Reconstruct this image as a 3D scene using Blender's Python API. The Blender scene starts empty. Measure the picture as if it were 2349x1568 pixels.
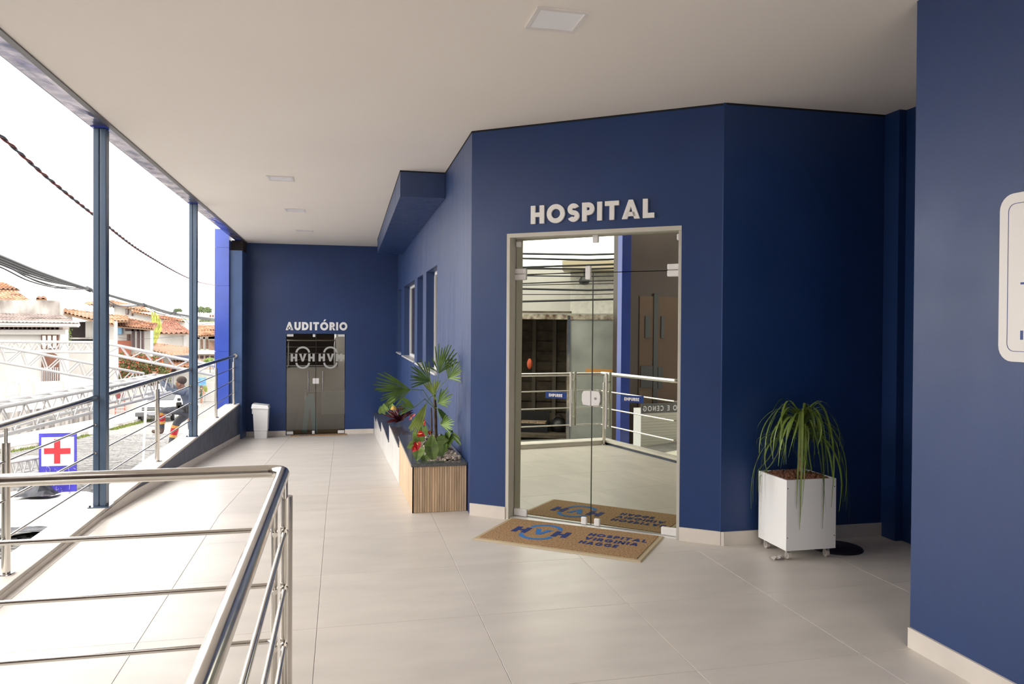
import bpy, bmesh, math, random
from mathutils import Vector, Matrix

rnd = random.Random(7)
scene = bpy.context.scene
COL = scene.collection

# ------------------------------------------------------------------ camera
CAM_H = 1.674
cam_data = bpy.data.cameras.new('camera')
cam = bpy.data.objects.new('camera', cam_data)
COL.objects.link(cam)
C_R = Vector((0.975606, -0.219446, 0.006108))
C_U = Vector((-0.003661, 0.011557, 0.999927))
C_F = Vector((0.2195, 0.975556, -0.010472))
C_LOC = Vector((0, 0, CAM_H))
cam.matrix_world = Matrix(((C_R.x, C_U.x, -C_F.x, 0), (C_R.y, C_U.y, -C_F.y, 0),
                           (C_R.z, C_U.z, -C_F.z, CAM_H), (0, 0, 0, 1)))
cam_data.sensor_width = 36
cam_data.lens = 26.6667
cam_data.shift_y = -0.0088457
cam_data.clip_start = 0.05
cam_data.clip_end = 1000
scene.camera = cam

# ------------------------------------------------------------------ light
world = bpy.data.worlds.new('overcast_sky')
scene.world = world
world.use_nodes = True
bg = world.node_tree.nodes['Background']
bg.inputs['Color'].default_value = (1.0, 0.97, 0.945, 1)
bg.inputs['Strength'].default_value = 1.6
vs = scene.view_settings
vs.view_transform = 'Standard'
vs.look = 'None'
vs.exposure = 1.62
vs.gamma = 1
vs.use_curve_mapping = False


def at(x, y, Y):
    """point of the place at depth Y (metres along the corridor) on the line of sight x, y (2349 x 1568)"""
    d = C_R * ((x - 1174.5) / 1740.0) + C_U * ((784 - 20.778 - y) / 1740.0) + C_F
    return C_LOC + d * (Y / d.y)


# ------------------------------------------------------------------ materials
MATS = {}


def M(name, col, rough=0.5, metal=0.0, var=0.0, scale=4.0, bump=0.0, bscale=60.0, spec=0.5,
      stretch=(1, 1, 1), rand=0.0, rvar=0.0, coat=0.0, detail=4, dark=None):
    if name in MATS:
        return MATS[name]
    m = bpy.data.materials.new(name)
    m.use_nodes = True
    nt = m.node_tree
    p = nt.nodes['Principled BSDF']
    p.inputs['Base Color'].default_value = (*col, 1)
    p.inputs['Roughness'].default_value = rough
    p.inputs['Metallic'].default_value = metal
    p.inputs['Specular IOR Level'].default_value = spec
    p.inputs['Coat Weight'].default_value = coat
    if var or bump or rvar:
        geo = nt.nodes.new('ShaderNodeNewGeometry')
        mp = nt.nodes.new('ShaderNodeMapping')
        mp.inputs['Scale'].default_value = stretch
        nt.links.new(geo.outputs['Position'], mp.inputs['Vector'])
    if var:
        n = nt.nodes.new('ShaderNodeTexNoise')
        n.inputs['Scale'].default_value = scale
        n.inputs['Detail'].default_value = detail
        nt.links.new(mp.outputs['Vector'], n.inputs['Vector'])
        r = nt.nodes.new('ShaderNodeValToRGB')
        r.color_ramp.elements[0].position = 0.32
        r.color_ramp.elements[1].position = 0.68
        lo = dark if dark else tuple(max(0, c * (1 - var)) for c in col)
        r.color_ramp.elements[0].color = (*lo, 1)
        r.color_ramp.elements[1].color = (*[min(1, c * (1 + var * 0.6)) for c in col], 1)
        nt.links.new(n.outputs['Fac'], r.inputs['Fac'])
        last = r.outputs['Color']
    else:
        rgb = nt.nodes.new('ShaderNodeRGB')
        rgb.outputs[0].default_value = (*col, 1)
        last = rgb.outputs[0]
    if rand:
        oi = nt.nodes.new('ShaderNodeObjectInfo')
        hs = nt.nodes.new('ShaderNodeHueSaturation')
        mr = nt.nodes.new('ShaderNodeMapRange')
        mr.inputs['To Min'].default_value = 1 - rand
        mr.inputs['To Max'].default_value = 1 + rand
        nt.links.new(oi.outputs['Random'], mr.inputs['Value'])
        nt.links.new(mr.outputs['Result'], hs.inputs['Value'])
        nt.links.new(last, hs.inputs['Color'])
        last = hs.outputs['Color']
    nt.links.new(last, p.inputs['Base Color'])
    if rvar:
        n3 = nt.nodes.new('ShaderNodeTexNoise')
        n3.inputs['Scale'].default_value = scale * 1.7
        nt.links.new(mp.outputs['Vector'], n3.inputs['Vector'])
        mr2 = nt.nodes.new('ShaderNodeMapRange')
        mr2.inputs['From Min'].default_value = 0.3
        mr2.inputs['From Max'].default_value = 0.7
        mr2.inputs['To Min'].default_value = max(0, rough - rvar)
        mr2.inputs['To Max'].default_value = min(1, rough + rvar)
        nt.links.new(n3.outputs['Fac'], mr2.inputs['Value'])
        nt.links.new(mr2.outputs['Result'], p.inputs['Roughness'])
    if bump:
        n2 = nt.nodes.new('ShaderNodeTexNoise')
        n2.inputs['Scale'].default_value = bscale
        n2.inputs['Detail'].default_value = 3
        nt.links.new(mp.outputs['Vector'], n2.inputs['Vector'])
        b = nt.nodes.new('ShaderNodeBump')
        b.inputs['Strength'].default_value = bump
        b.inputs['Distance'].default_value = 0.01
        nt.links.new(n2.outputs['Fac'], b.inputs['Height'])
        nt.links.new(b.outputs['Normal'], p.inputs['Normal'])
    MATS[name] = m
    return m


def mirror_glass():
    m = bpy.data.materials.new('mirror_film_glass')
    m.use_nodes = True
    nt = m.node_tree
    nt.nodes.clear()
    o = nt.nodes.new('ShaderNodeOutputMaterial')
    g = nt.nodes.new('ShaderNodeBsdfGlossy')
    g.inputs['Color'].default_value = (0.70, 0.72, 0.62, 1)
    g.inputs['Roughness'].default_value = 0.0
    d = nt.nodes.new('ShaderNodeBsdfDiffuse')
    d.inputs['Color'].default_value = (0.012, 0.012, 0.010, 1)
    mix = nt.nodes.new('ShaderNodeMixShader')
    mix.inputs[0].default_value = 0.9
    nt.links.new(d.outputs[0], mix.inputs[1])
    nt.links.new(g.outputs[0], mix.inputs[2])
    nt.links.new(mix.outputs[0], o.inputs[0])
    return m


def tinted_glass(name, refl=0.1, tint=(0.30, 0.30, 0.29)):
    m = bpy.data.materials.new(name)
    m.use_nodes = True
    nt = m.node_tree
    nt.nodes.clear()
    o = nt.nodes.new('ShaderNodeOutputMaterial')
    g = nt.nodes.new('ShaderNodeBsdfGlossy')
    g.inputs['Color'].default_value = (1, 0.98, 0.93, 1)
    g.inputs['Roughness'].default_value = 0.0
    d = nt.nodes.new('ShaderNodeBsdfTransparent')
    d.inputs['Color'].default_value = (*tint, 1)
    mix = nt.nodes.new('ShaderNodeMixShader')
    mix.inputs[0].default_value = refl
    nt.links.new(d.outputs[0], mix.inputs[1])
    nt.links.new(g.outputs[0], mix.inputs[2])
    nt.links.new(mix.outputs[0], o.inputs[0])
    return m


BLUE = M('blue_satin_paint', (0.0100, 0.038, 0.142), rough=0.42, var=0.10, scale=1.3, bump=0.05, bscale=35,
         rvar=0.05, spec=0.52)
BLUE_BRUSH = M('blue_satin_paint_brushed', (0.013, 0.042, 0.150), rough=0.46, var=0.10, scale=3,
               stretch=(2.5, 2.5, 0.15), bump=0.015, bscale=4, rvar=0.07, spec=0.75)
BLUE_TILE = M('blue_glazed_cladding', (0.045, 0.085, 0.42), rough=0.16, var=0.12, scale=2.0, bump=0.03, bscale=6)
BLUE_STEEL = M('blue_painted_steel', (0.062, 0.100, 0.160), rough=0.28, spec=0.6, var=0.08, scale=3)
CURB_BLUE = M('worn_blue_paint', (0.045, 0.060, 0.110), rough=0.5, var=0.55, scale=6, bump=0.15, bscale=25)
CEIL = M('ceiling_paint', (0.86, 0.80, 0.74), rough=0.85, var=0.025, scale=0.5)
TILE = M('porcelain_tile', (0.66, 0.61, 0.55), rough=0.36, var=0.075, scale=2.4, stretch=(0.8, 2.0, 1), rand=0.02,
         rvar=0.03, spec=0.40, detail=7)
GROUT = M('tile_grout', (0.33, 0.30, 0.27), rough=0.9)
SKIRT = M('skirting_tile_stone', (0.70, 0.64, 0.57), rough=0.42, var=0.08, scale=4, rand=0.03)
CONC = M('pale_concrete', (0.66, 0.62, 0.56), rough=0.75, var=0.12, scale=5, bump=0.1)
STEEL = M('brushed_stainless_steel', (0.66, 0.63, 0.58), rough=0.17, metal=1.0, rvar=0.05, scale=8)
WHITE = M('white_lacquer', (0.90, 0.895, 0.88), rough=0.3)
WHITEP = M('white_plastic', (0.84, 0.84, 0.84), rough=0.35)
FRAME = M('offwhite_frame_paint', (0.56, 0.53, 0.46), rough=0.5, var=0.06, scale=5)
LETTER = M('offwhite_acrylic', (0.86, 0.83, 0.80), rough=0.45)
DARK = M('black_plastic', (0.012, 0.012, 0.014), rough=0.4)
GRANITE = M('grey_granite', (0.085, 0.088, 0.095), rough=0.14, var=0.5, scale=90, detail=2, spec=0.6)
FILM = M('crinkled_reflective_film', (0.42, 0.39, 0.46), rough=0.22, metal=0.75, var=0.5, scale=5,
         stretch=(1, 1, 1), bump=0.7, bscale=7, dark=(0.03, 0.04, 0.14))
WALLWHITE = M('white_house_paint', (0.47, 0.45, 0.42), rough=0.85, var=0.12, scale=0.8)
WALLDIRTY = M('streaked_old_plaster', (0.22, 0.205, 0.19), rough=0.9, var=0.6, scale=1.6, stretch=(1.4, 1.4, 0.22),
              dark=(0.030, 0.026, 0.024))
WALLSTAIN = M('stained_white_plaster', (0.44, 0.42, 0.39), rough=0.9, var=0.45, scale=1.0, stretch=(1, 1, 0.5),
              dark=(0.17, 0.15, 0.13))
ROOF = M('clay_roof_tile', (0.30, 0.135, 0.065), rough=0.85, var=0.45, scale=1.2, dark=(0.11, 0.05, 0.03))
ROOFPALE = M('pale_clay_roof_tile', (0.37, 0.23, 0.135), rough=0.85, var=0.45, scale=1.6, dark=(0.17, 0.08, 0.045))
ROOFGREY = M('weathered_cement_sheet', (0.20, 0.155, 0.135), rough=0.9, var=0.5, scale=1.5)
BROWNWOOD = M('brown_varnished_wood', (0.13, 0.045, 0.022), rough=0.5, var=0.3, scale=3)
BLACKISH = M('near_black_shade', (0.03, 0.022, 0.02), rough=0.9)  # near-black colour stands for the shade of unlit rooms and gaps
ASPH = M('cobble_stone', (0.205, 0.20, 0.19), rough=0.85, var=0.3, scale=3.0, bump=0.3, bscale=30)
STREETM = M('cobbled_street_ground', (0.20, 0.195, 0.18), rough=0.9, var=0.3, scale=5, bump=0.5, bscale=9)
GRASS = M('grass_green', (0.16, 0.20, 0.04), rough=0.9, var=0.4, scale=6)
TRUSSW = M('white_painted_tube', (0.50, 0.49, 0.47), rough=0.45, var=0.06, scale=3)
ALU = M('aluminium', (0.62, 0.62, 0.62), rough=0.3, metal=0.8)
CABLE = M('black_cable_rubber', (0.018, 0.018, 0.02), rough=0.7)
BARK = M('brown_bark', (0.10, 0.065, 0.04), rough=0.9, var=0.5, scale=30, bump=0.5, bscale=60)
MIRROR = mirror_glass()
DGLASS = tinted_glass('smoked_door_glass', 0.13, (0.55, 0.55, 0.53))


# ------------------------------------------------------------------ mesh helpers
def wl(o):
    v = Vector((0, 0, 0))
    while o is not None:
        v = v + o.location
        o = o.parent
    return v


class MB:
    def __init__(self):
        self.v, self.f, self.m = [], [], []

    def add(self, vs, fs, mi=0):
        b = len(self.v)
        self.v += [tuple(p) for p in vs]
        self.f += [tuple(b + i for i in q) for q in fs]
        self.m += [mi] * len(fs)
        return self

    def box(self, x0, y0, z0, x1, y1, z1, mi=0):
        vs = [(x0, y0, z0), (x1, y0, z0), (x1, y1, z0), (x0, y1, z0), (x0, y0, z1), (x1, y0, z1), (x1, y1, z1), (x0, y1, z1)]
        return self.hexa(vs, mi)

    def hexa(self, vs, mi=0):
        return self.add(vs, [(0, 3, 2, 1), (4, 5, 6, 7), (0, 1, 5, 4), (1, 2, 6, 5), (2, 3, 7, 6), (3, 0, 4, 7)], mi)

    def obox(self, o, a, b, c, mi=0):
        """box from corner o with edge vectors a, b, c"""
        o, a, b, c = Vector(o), Vector(a), Vector(b), Vector(c)
        if a.cross(b).dot(c) < 0:
            a, b = b, a
        return self.hexa([o, o + a, o + a + b, o + b, o + c, o + a + c, o + a + b + c, o + b + c], mi)

    def bar(self, p, q, w, h, up=(0, 0, 1), mi=0):
        p, q = Vector(p), Vector(q)
        d = (q - p).normalized()
        s = d.cross(Vector(up))
        if s.length < 1e-4:
            s = d.cross(Vector((1, 0, 0)))
        s.normalize()
        t = s.cross(d)
        return self.obox(p - s * w / 2 - t * h / 2, q - p, s * w, t * h, mi)

    def prism(self, poly, o, u, v, n, d, mi=0):
        """2-D polygon (list of (a,b)) in plane o,u,v extruded by n*d"""
        o, u, v, n = Vector(o), Vector(u), Vector(v), Vector(n)
        k = len(poly)
        fr = [o + u * a + v * b + n * d for a, b in poly]
        bk = [o + u * a + v * b for a, b in poly]
        ar = sum(poly[i][0] * poly[(i + 1) % k][1] - poly[(i + 1) % k][0] * poly[i][1] for i in range(k))
        flip = (ar > 0) != (u.cross(v).dot(n) > 0)
        idx = list(range(k))
        fs = [tuple(idx[::-1] if flip else idx)]
        fs.append(tuple([k + i for i in (idx if flip else idx[::-1])]))
        for i in range(k):
            j = (i + 1) % k
            q = (i, k + i, k + j, j)
            fs.append(q[::-1] if flip else q)
        return self.add(fr + bk, fs, mi)

    def tube(self, pts, r, n=10, mi=0, closed=False, caps=True):
        pts = [Vector(p) for p in pts]
        k = len(pts)
        rs = r if isinstance(r, (list, tuple)) else [r] * k
        vs, fs = [], []
        prev = None
        for i, p in enumerate(pts):
            if closed:
                d = pts[(i + 1) % k] - pts[i - 1]
            else:
                d = pts[min(i + 1, k - 1)] - pts[max(i - 1, 0)]
            d.normalize()
            if prev is None:
                s = d.cross(Vector((0, 0, 1)))
                if s.length < 1e-3:
                    s = d.cross(Vector((0, 1, 0)))
            else:
                s = prev - d * prev.dot(d)
            s.normalize()
            prev = s
            t = d.cross(s)
            for j in range(n):
                a = 2 * math.pi * j / n
                vs.append(p + (s * math.cos(a) + t * math.sin(a)) * rs[i])
        rng = k if closed else k - 1
        for i in range(rng):
            i2 = (i + 1) % k
            for j in range(n):
                j2 = (j + 1) % n
                fs.append((i * n + j, i * n + j2, i2 * n + j2, i2 * n + j))
        if caps and not closed:
            fs.append(tuple(range(n))[::-1])
            fs.append(tuple((k - 1) * n + j for j in range(n)))
        return self.add(vs, fs, mi)

    def cyl(self, p, q, r, n=16, mi=0, r2=None):
        return self.tube([p, q], [r, r if r2 is None else r2], n, mi)

    def lathe(self, prof, c, n=20, mi=0, axis=(0, 0, 1)):
        """profile list of (radius, height) about a vertical axis at c"""
        c = Vector(c)
        ax = Vector(axis).normalized()
        s = ax.cross(Vector((0.3, 1, 0.1))).normalized()
        t = ax.cross(s)
        vs, fs = [], []
        for r, z in prof:
            for j in range(n):
                a = 2 * math.pi * j / n
                vs.append(c + ax * z + (s * math.cos(a) + t * math.sin(a)) * max(r, 1e-5))
        for i in range(len(prof) - 1):
            for j in range(n):
                j2 = (j + 1) % n
                fs.append((i * n + j, i * n + j2, (i + 1) * n + j2, (i + 1) * n + j))
        return self.add(vs, fs, mi)

    def ball(self, c, rx, ry=None, rz=None, nu=10, nv=6, mi=0):
        ry = rx if ry is None else ry
        rz = rx if rz is None else rz
        c = Vector(c)
        vs, fs = [], []
        for i in range(nv + 1):
            th = math.pi * i / nv
            for j in range(nu):
                a = 2 * math.pi * j / nu
                vs.append(c + Vector((rx * math.sin(th) * math.cos(a), ry * math.sin(th) * math.sin(a), -rz * math.cos(th))))
        for i in range(nv):
            for j in range(nu):
                j2 = (j + 1) % nu
                fs.append((i * nu + j, i * nu + j2, (i + 1) * nu + j2, (i + 1) * nu + j))
        return self.add(vs, fs, mi)

    def build(self, name, mats, parent=None, smooth=False, bevel=0.0, solid=0.0):
        off = wl(parent) if parent is not None else Vector((0, 0, 0))
        me = bpy.data.meshes.new(name)
        me.from_pydata([tuple(Vector(p) - off) for p in self.v], [], self.f)
        if not isinstance(mats, (list, tuple)):
            mats = [mats]
        for m in mats:
            me.materials.append(m)
        if len(mats) > 1:
            me.polygons.foreach_set('material_index', self.m)
        if smooth:
            me.polygons.foreach_set('use_smooth', [True] * len(me.polygons))
        me.update()
        o = bpy.data.objects.new(name, me)
        COL.objects.link(o)
        if parent is not None:
            o.parent = parent
        if solid:
            s = o.modifiers.new('solid', 'SOLIDIFY')
            s.thickness = solid
            s.offset = 0
        if bevel:
            b = o.modifiers.new('bevel', 'BEVEL')
            b.width = bevel
            b.segments = 2
            b.limit_method = 'ANGLE'
        if smooth and not bevel:
            try:
                me.set_sharp_from_angle(angle=math.radians(40))
            except Exception:
                pass
        return o


def tag(o, label, cat, group=None, kind=None):
    o['label'] = label
    o['category'] = cat
    if group:
        o['group'] = group
    if kind:
        o['kind'] = kind
    return o


def thing(name, loc, label, cat, group=None):
    o = bpy.data.objects.new(name, None)
    o.empty_display_size = 0.2
    COL.objects.link(o)
    o.location = loc
    return tag(o, label, cat, group)


def struct(o, label=None):
    o['kind'] = 'structure'
    if label:
        o['label'] = label
    return o


def sempty(name, loc, label=None):
    o = bpy.data.objects.new(name, None)
    COL.objects.link(o)
    o.location = loc
    return struct(o, label)


def boxo(name, mat, parent, x0, y0, z0, x1, y1, z1, bevel=0.0):
    return MB().box(x0, y0, z0, x1, y1, z1).build(name, mat, parent, bevel=bevel)


def copy_tree(o, parent=None, loc=None):
    c = o.copy()
    COL.objects.link(c)
    if parent is not None:
        c.parent = parent
    if loc is not None:
        c.location = loc
    for ch in list(o.children):
        copy_tree(ch, c)
    return c


# ------------------------------------------------------------------ block lettering
def _rect(x0, y0, x1, y1):
    return [(x0, y0), (x1, y0), (x1, y1), (x0, y1)]


def _ring(cx, cy, rx, ry, a0, a1, t, n=None):
    n = n or max(4, int(abs(a1 - a0) / 15))
    out = []
    for i in range(n):
        p = math.radians(a0 + (a1 - a0) * i / n)
        q = math.radians(a0 + (a1 - a0) * (i + 1) / n)
        out.append([(cx + rx * math.cos(p), cy + ry * math.sin(p)), (cx + rx * math.cos(q), cy + ry * math.sin(q)),
                    (cx + (rx - t) * math.cos(q), cy + (ry - t) * math.sin(q)),
                    (cx + (rx - t) * math.cos(p), cy + (ry - t) * math.sin(p))])
    return out


def glyph(ch, t=0.24):
    r4 = (1 + t) / 4
    if ch == 'H':
        return [_rect(0, 0, t, 1), _rect(0.78 - t, 0, 0.78, 1), _rect(t, 0.5 - t * 0.46, 0.78 - t, 0.5 + t * 0.46)], 0.78
    if ch == 'I':
        return [_rect(0, 0, t, 1)], t
    if ch == 'T':
        return [_rect(0, 1 - t * 0.95, 0.76, 1), _rect(0.38 - t / 2, 0, 0.38 + t / 2, 1 - t * 0.95)], 0.76
    if ch == 'L':
        return [_rect(0, 0, t, 1), _rect(t, 0, 0.6, t)], 0.6
    if ch == 'E':
        return [_rect(0, 0, t, 1), _rect(t, 0, 0.58, t * 0.9), _rect(t, 1 - t * 0.9, 0.58, 1),
                _rect(t, 0.5 - t * 0.42, 0.54, 0.5 + t * 0.42)], 0.58
    if ch in ('O', 'Ó'):
        g = _ring(0.52, 0.5, 0.52, 0.52, 0, 360, t, 28)
        if ch == 'Ó':
            g.append([(0.40, 1.09), (0.58, 1.09), (0.78, 1.34), (0.52, 1.34)])
        return g, 1.04
    if ch in ('A', 'Ã'):
        g = [[(0, 0), (t * 1.12, 0), (0.475, 0.66), (0.475, 1), (0.36, 1)], [(0.95, 0), (0.59, 1), (0.475, 1), (0.475, 0.66), (0.95 - t * 1.12, 0)],
             [(0.2, 0.14), (0.75, 0.14), (0.66, 0.36), (0.29, 0.36)]]
        if ch == 'Ã':
            g.append([(0.2, 1.1), (0.5, 1.15), (0.75, 1.1), (0.75, 1.24), (0.45, 1.29), (0.2, 1.24)])
        return g, 0.95
    if ch == 'V':
        return [[(0, 1), (0.36, 0), (0.475, 0), (0.475, 0.36), (t * 1.12, 1)], [(0.95, 1), (0.95 - t * 1.12, 1), (0.475, 0.36), (0.475, 0), (0.59, 0)]], 0.95
    if ch == 'S':
        return _ring(0.33, 1 - r4, 0.33, r4, 25, 270, t, 14) + _ring(0.33, r4, 0.33, r4, 90, -155, t, 14), 0.66
    if ch in ('P', 'R'):
        ry = 0.34
        g = [_rect(0, 0, t, 1), _rect(t, 1 - t, 0.36, 1), _rect(t, 1 - 2 * ry, 0.36, 1 - 2 * ry + t)] + \
            _ring(0.36, 1 - ry, 0.32, ry, -90, 90, t, 10)
        if ch == 'R':
            g.append([(0.28, 0.40), (0.52, 0.40), (0.76, 0), (0.48, 0)])
        return g, 0.70 if ch == 'R' else 0.68
    if ch == 'D':
        return [_rect(0, 0, t, 1), _rect(t, 1 - t, 0.36, 1), _rect(t, 0, 0.36, t)] + _ring(0.36, 0.5, 0.48, 0.5, -90, 90, t, 12), 0.84
    if ch == 'U':
        return [_rect(0, 0.4, t, 1), _rect(0.8 - t, 0.4, 0.8, 1)] + _ring(0.4, 0.4, 0.4, 0.42, 180, 360, t, 12), 0.8
    if ch == 'C':
        return _ring(0.5, 0.5, 0.5, 0.52, 45, 315, t, 20), 0.88
    if ch == 'G':
        return _ring(0.5, 0.5, 0.5, 0.52, 45, 350, t, 22) + [_rect(0.52, 0.38, 0.98, 0.56)], 0.98
    if ch == 'N':
        return [_rect(0, 0, t, 1), _rect(0.82 - t, 0, 0.82, 1), [(t * 0.9, 1), (0, 1), (0.82 - t, 0), (0.82, 0)]], 0.82
    if ch == 'M':
        return [_rect(0, 0, t, 1), _rect(1.0 - t, 0, 1.0, 1), [(0, 1), (0.5, 0.2), (0.5, 0.5), (t, 1)],
                [(1, 1), (1 - t, 1), (0.5, 0.5), (0.5, 0.2)]], 1.0
    return [], 0.4


def lettering(parent, text, o, u, v, n, height, width, depth, mat, gap=0.13, t=0.24, name='letter'):
    """each character one mesh; baseline starts at o, runs along u, rises along v, stands out along n"""
    o, u, v, n = Vector(o), Vector(u).normalized(), Vector(v).normalized(), Vector(n).normalized()
    gl = [glyph(c, t) for c in text]
    tot = sum(g[1] for g in gl) + gap * (len(gl) - 1)
    sx = width / tot
    x = 0
    out = []
    for (polys, w), c in zip(gl, text):
        if polys:
            mb = MB()
            for p in polys:
                mb.prism([((x + a) * sx, b * height) for a, b in p], o, u, v, n, depth)
            out.append(mb.build(name, mat, parent))
        x += w + gap
    return out

# ================================================================== STRUCTURE
HC = 3.37                      # ceiling height
RAMP0, SLOPE = 7.012, 0.0725   # the corridor floor falls away from here


def fz(Y):
    return 0.0 if Y < RAMP0 else -SLOPE * (Y - RAMP0)


def skew(Y, b):
    """the right side of the corridor opens very slightly towards the far end"""
    return b + 0.0085 * (Y - 6.6)


U = Vector((0.8, -0.6, 0))     # along the angled entrance wall
N = Vector((-0.6, -0.8, 0))    # out of that wall
A0 = Vector((1.112, 6.587, 0))
Z = Vector((0, 0, 1))
UL = 2.172                     # length of the entrance wall
B0 = A0 + U * UL               # (2.85, 5.284)

# --- floor tiles
fl = struct(MB().box(-0.28, -2.6, -0.25, 4.75, RAMP0, -0.010).box(-2.02, 3.38, -0.25, -0.28, RAMP0, -0.010)
            .build('floor', GROUT), 'level floor of large beige porcelain tiles')
rp = struct(MB().hexa([(-2.02, RAMP0, -0.25), (1.3, RAMP0, -0.25), (1.3, 16.95, fz(16.95) - 0.25), (-2.02, 16.95, fz(16.95) - 0.25),
                       (-2.02, RAMP0, -0.010), (1.3, RAMP0, -0.010), (1.3, 16.95, fz(16.95) - 0.010), (-2.02, 16.95, fz(16.95) - 0.010)])
            .build('floor_ramp', GROUT), 'sloping corridor floor of large beige tiles')
TP = 0.9085
tile_cache = {}


def tile_mesh(w, l):
    k = (round(w, 3), round(l, 3))
    if k not in tile_cache:
        g, c, t = 0.0011, 0.0012, 0.012
        a0, a1, b0, b1 = g, w - g, g, l - g
        vs = [(a0, b0, -t), (a1, b0, -t), (a1, b1, -t), (a0, b1, -t),
              (a0, b0, -c), (a1, b0, -c), (a1, b1, -c), (a0, b1, -c),
              (a0 + c, b0 + c, 0), (a1 - c, b0 + c, 0), (a1 - c, b1 - c, 0), (a0 + c, b1 - c, 0)]
        fs = [(8, 9, 10, 11)]
        for i in range(4):
            j = (i + 1) % 4
            fs += [(i, j, 4 + j, 4 + i), (4 + i, 4 + j, 8 + j, 8 + i)]
        me = bpy.data.meshes.new('tile')
        me.from_pydata(vs, [], fs)
        me.materials.append(TILE)
        tile_cache[k] = me
    return tile_cache[k]


xs = [-2.0] + [-0.125 + TP * k for k in range(-2, 5)] + [4.7]
for k in range(-6, 5):
    y0 = 3.380 + TP * k
    y1 = min(y0 + TP, RAMP0)
    y0 = max(y0, -2.6)
    if y1 <= y0 + 0.01:
        continue
    for a, b in zip(xs, xs[1:]):
        if y0 < 3.37 and b < -0.1:
            continue
        if a > 3.0 and y1 < 3.3:
            continue
        if y0 > 6 and a > 1.3:
            continue
        if y0 < 3.37 and a < -0.27:
            a = -0.27
        o = bpy.data.objects.new('tile', tile_mesh(b - a, y1 - y0))
        COL.objects.link(o)
        o.parent = fl
        o.location = (a, y0, 0)
y = RAMP0
while y < 16.9:
    y1 = min(y + TP, 16.93)
    for a, b in zip(xs, xs[1:]):
        if a > 1.0:
            continue
        o = bpy.data.objects.new('tile', tile_mesh(b - a, (y1 - y) * math.sqrt(1 + SLOPE ** 2)))
        COL.objects.link(o)
        o.parent = rp
        o.location = (a, y, fz(y))
        o.rotation_euler = (-math.atan(SLOPE), 0, 0)
    y = y1


# --- skirting: a strip of tiles against a wall
def skirting(name, p, q, n, h=0.10, th=0.012, pitch=TP, label='pale tile skirting'):
    p, q, n = Vector(p), Vector(q), Vector(n)
    root = sempty(name, p, label)
    L = (q - p).length
    d = (q - p) / L
    k = 0.0
    while k < L - 1e-4:
        e = min(k + pitch, L)
        MB().obox(p + d * (k + 0.001), d * (e - k - 0.002), n * th, Z * h).build('skirting_tile', SKIRT, root)
        k = e
    return root


# --- ceiling
struct(boxo('ceiling', CEIL, None, -1.93, -1.3, HC, 4.75, 16.95, HC + 0.30), 'smooth off-white ceiling of the covered walkway')
ct = sempty('trim_1', (-1.95, 3.0, HC), 'dark grey profile along the ceiling edge')
boxo('edge_profile', M('dark_grey_metal_profile', (0.09, 0.08, 0.085), rough=0.4), ct, -1.97, 2.6, HC - 0.012, -1.925, 16.9, HC + 0.05)
bm_ = sempty('trim_2', (-2.0, 3.0, HC), 'roof edge beam with crinkled reflective film underneath')
segs = [(2.4, 7.20), (7.36, 11.45), (11.61, 16.1)]
for a, b in segs:
    n = 26
    mb = MB()
    vs, fs = [], []
    for i in range(n + 1):
        yy = a + (b - a) * i / n
        for j in range(4):
            vs.append((-2.12 + 0.155 * j / 3, yy, HC + 0.004 - 0.010 * rnd.random()))
    for i in range(n):
        for j in range(3):
            fs.append((i * 4 + j, (i + 1) * 4 + j, (i + 1) * 4 + j + 1, i * 4 + j + 1))
    mb.add(vs, fs).build('film_strip', FILM, bm_)
for a, b in ((7.20, 7.36), (11.45, 11.61), (16.1, 16.9)):
    boxo('beam_plate', BLUE_TILE, bm_, -2.12, a, HC - 0.008, -1.972, b, HC + 0.02)
boxo('edge_beam', BLUE_STEEL, bm_, -2.14, 2.4, HC + 0.008, -1.94, 16.9, HC + 0.45)

# --- ceiling light panels
PANEL = M('unlit_diffuser', (0.93, 0.92, 0.94), rough=0.3)
PFRAME = M('light_panel_frame', (0.78, 0.74, 0.71), rough=0.4)
for i, (px, py, lab) in enumerate(((1.16, 4.075, 'square recessed ceiling light panel nearest the viewer, above the entrance floor'),
                                   (-0.70, 9.26, 'square ceiling light panel, nearest of the corridor row of three'),
                                   (-0.68, 11.78, 'square ceiling light panel, middle of the corridor row of three'),
                                   (-0.665, 14.36, 'square ceiling light panel, farthest of the row, near the auditorium wall'))):
    t = thing('ceiling_light', (px, py, HC), lab, 'ceiling light', 'square ceiling light panels')
    s, w = 0.148, 0.024
    mb = MB()
    for x0, y0, x1, y1 in ((-s, -s, s, -s + w), (-s, s - w, s, s), (-s, -s + w, -s + w, s - w), (s - w, -s + w, s, s - w)):
        mb.box(px + x0, py + y0, HC - 0.010, px + x1, py + y1, HC + 0.002)
    mb.build('frame', PFRAME, t)
    boxo('diffuser', PANEL, t, px - s + w, py - s + w, HC - 0.005, px + s - w, py + s - w, HC + 0.002)

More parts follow.
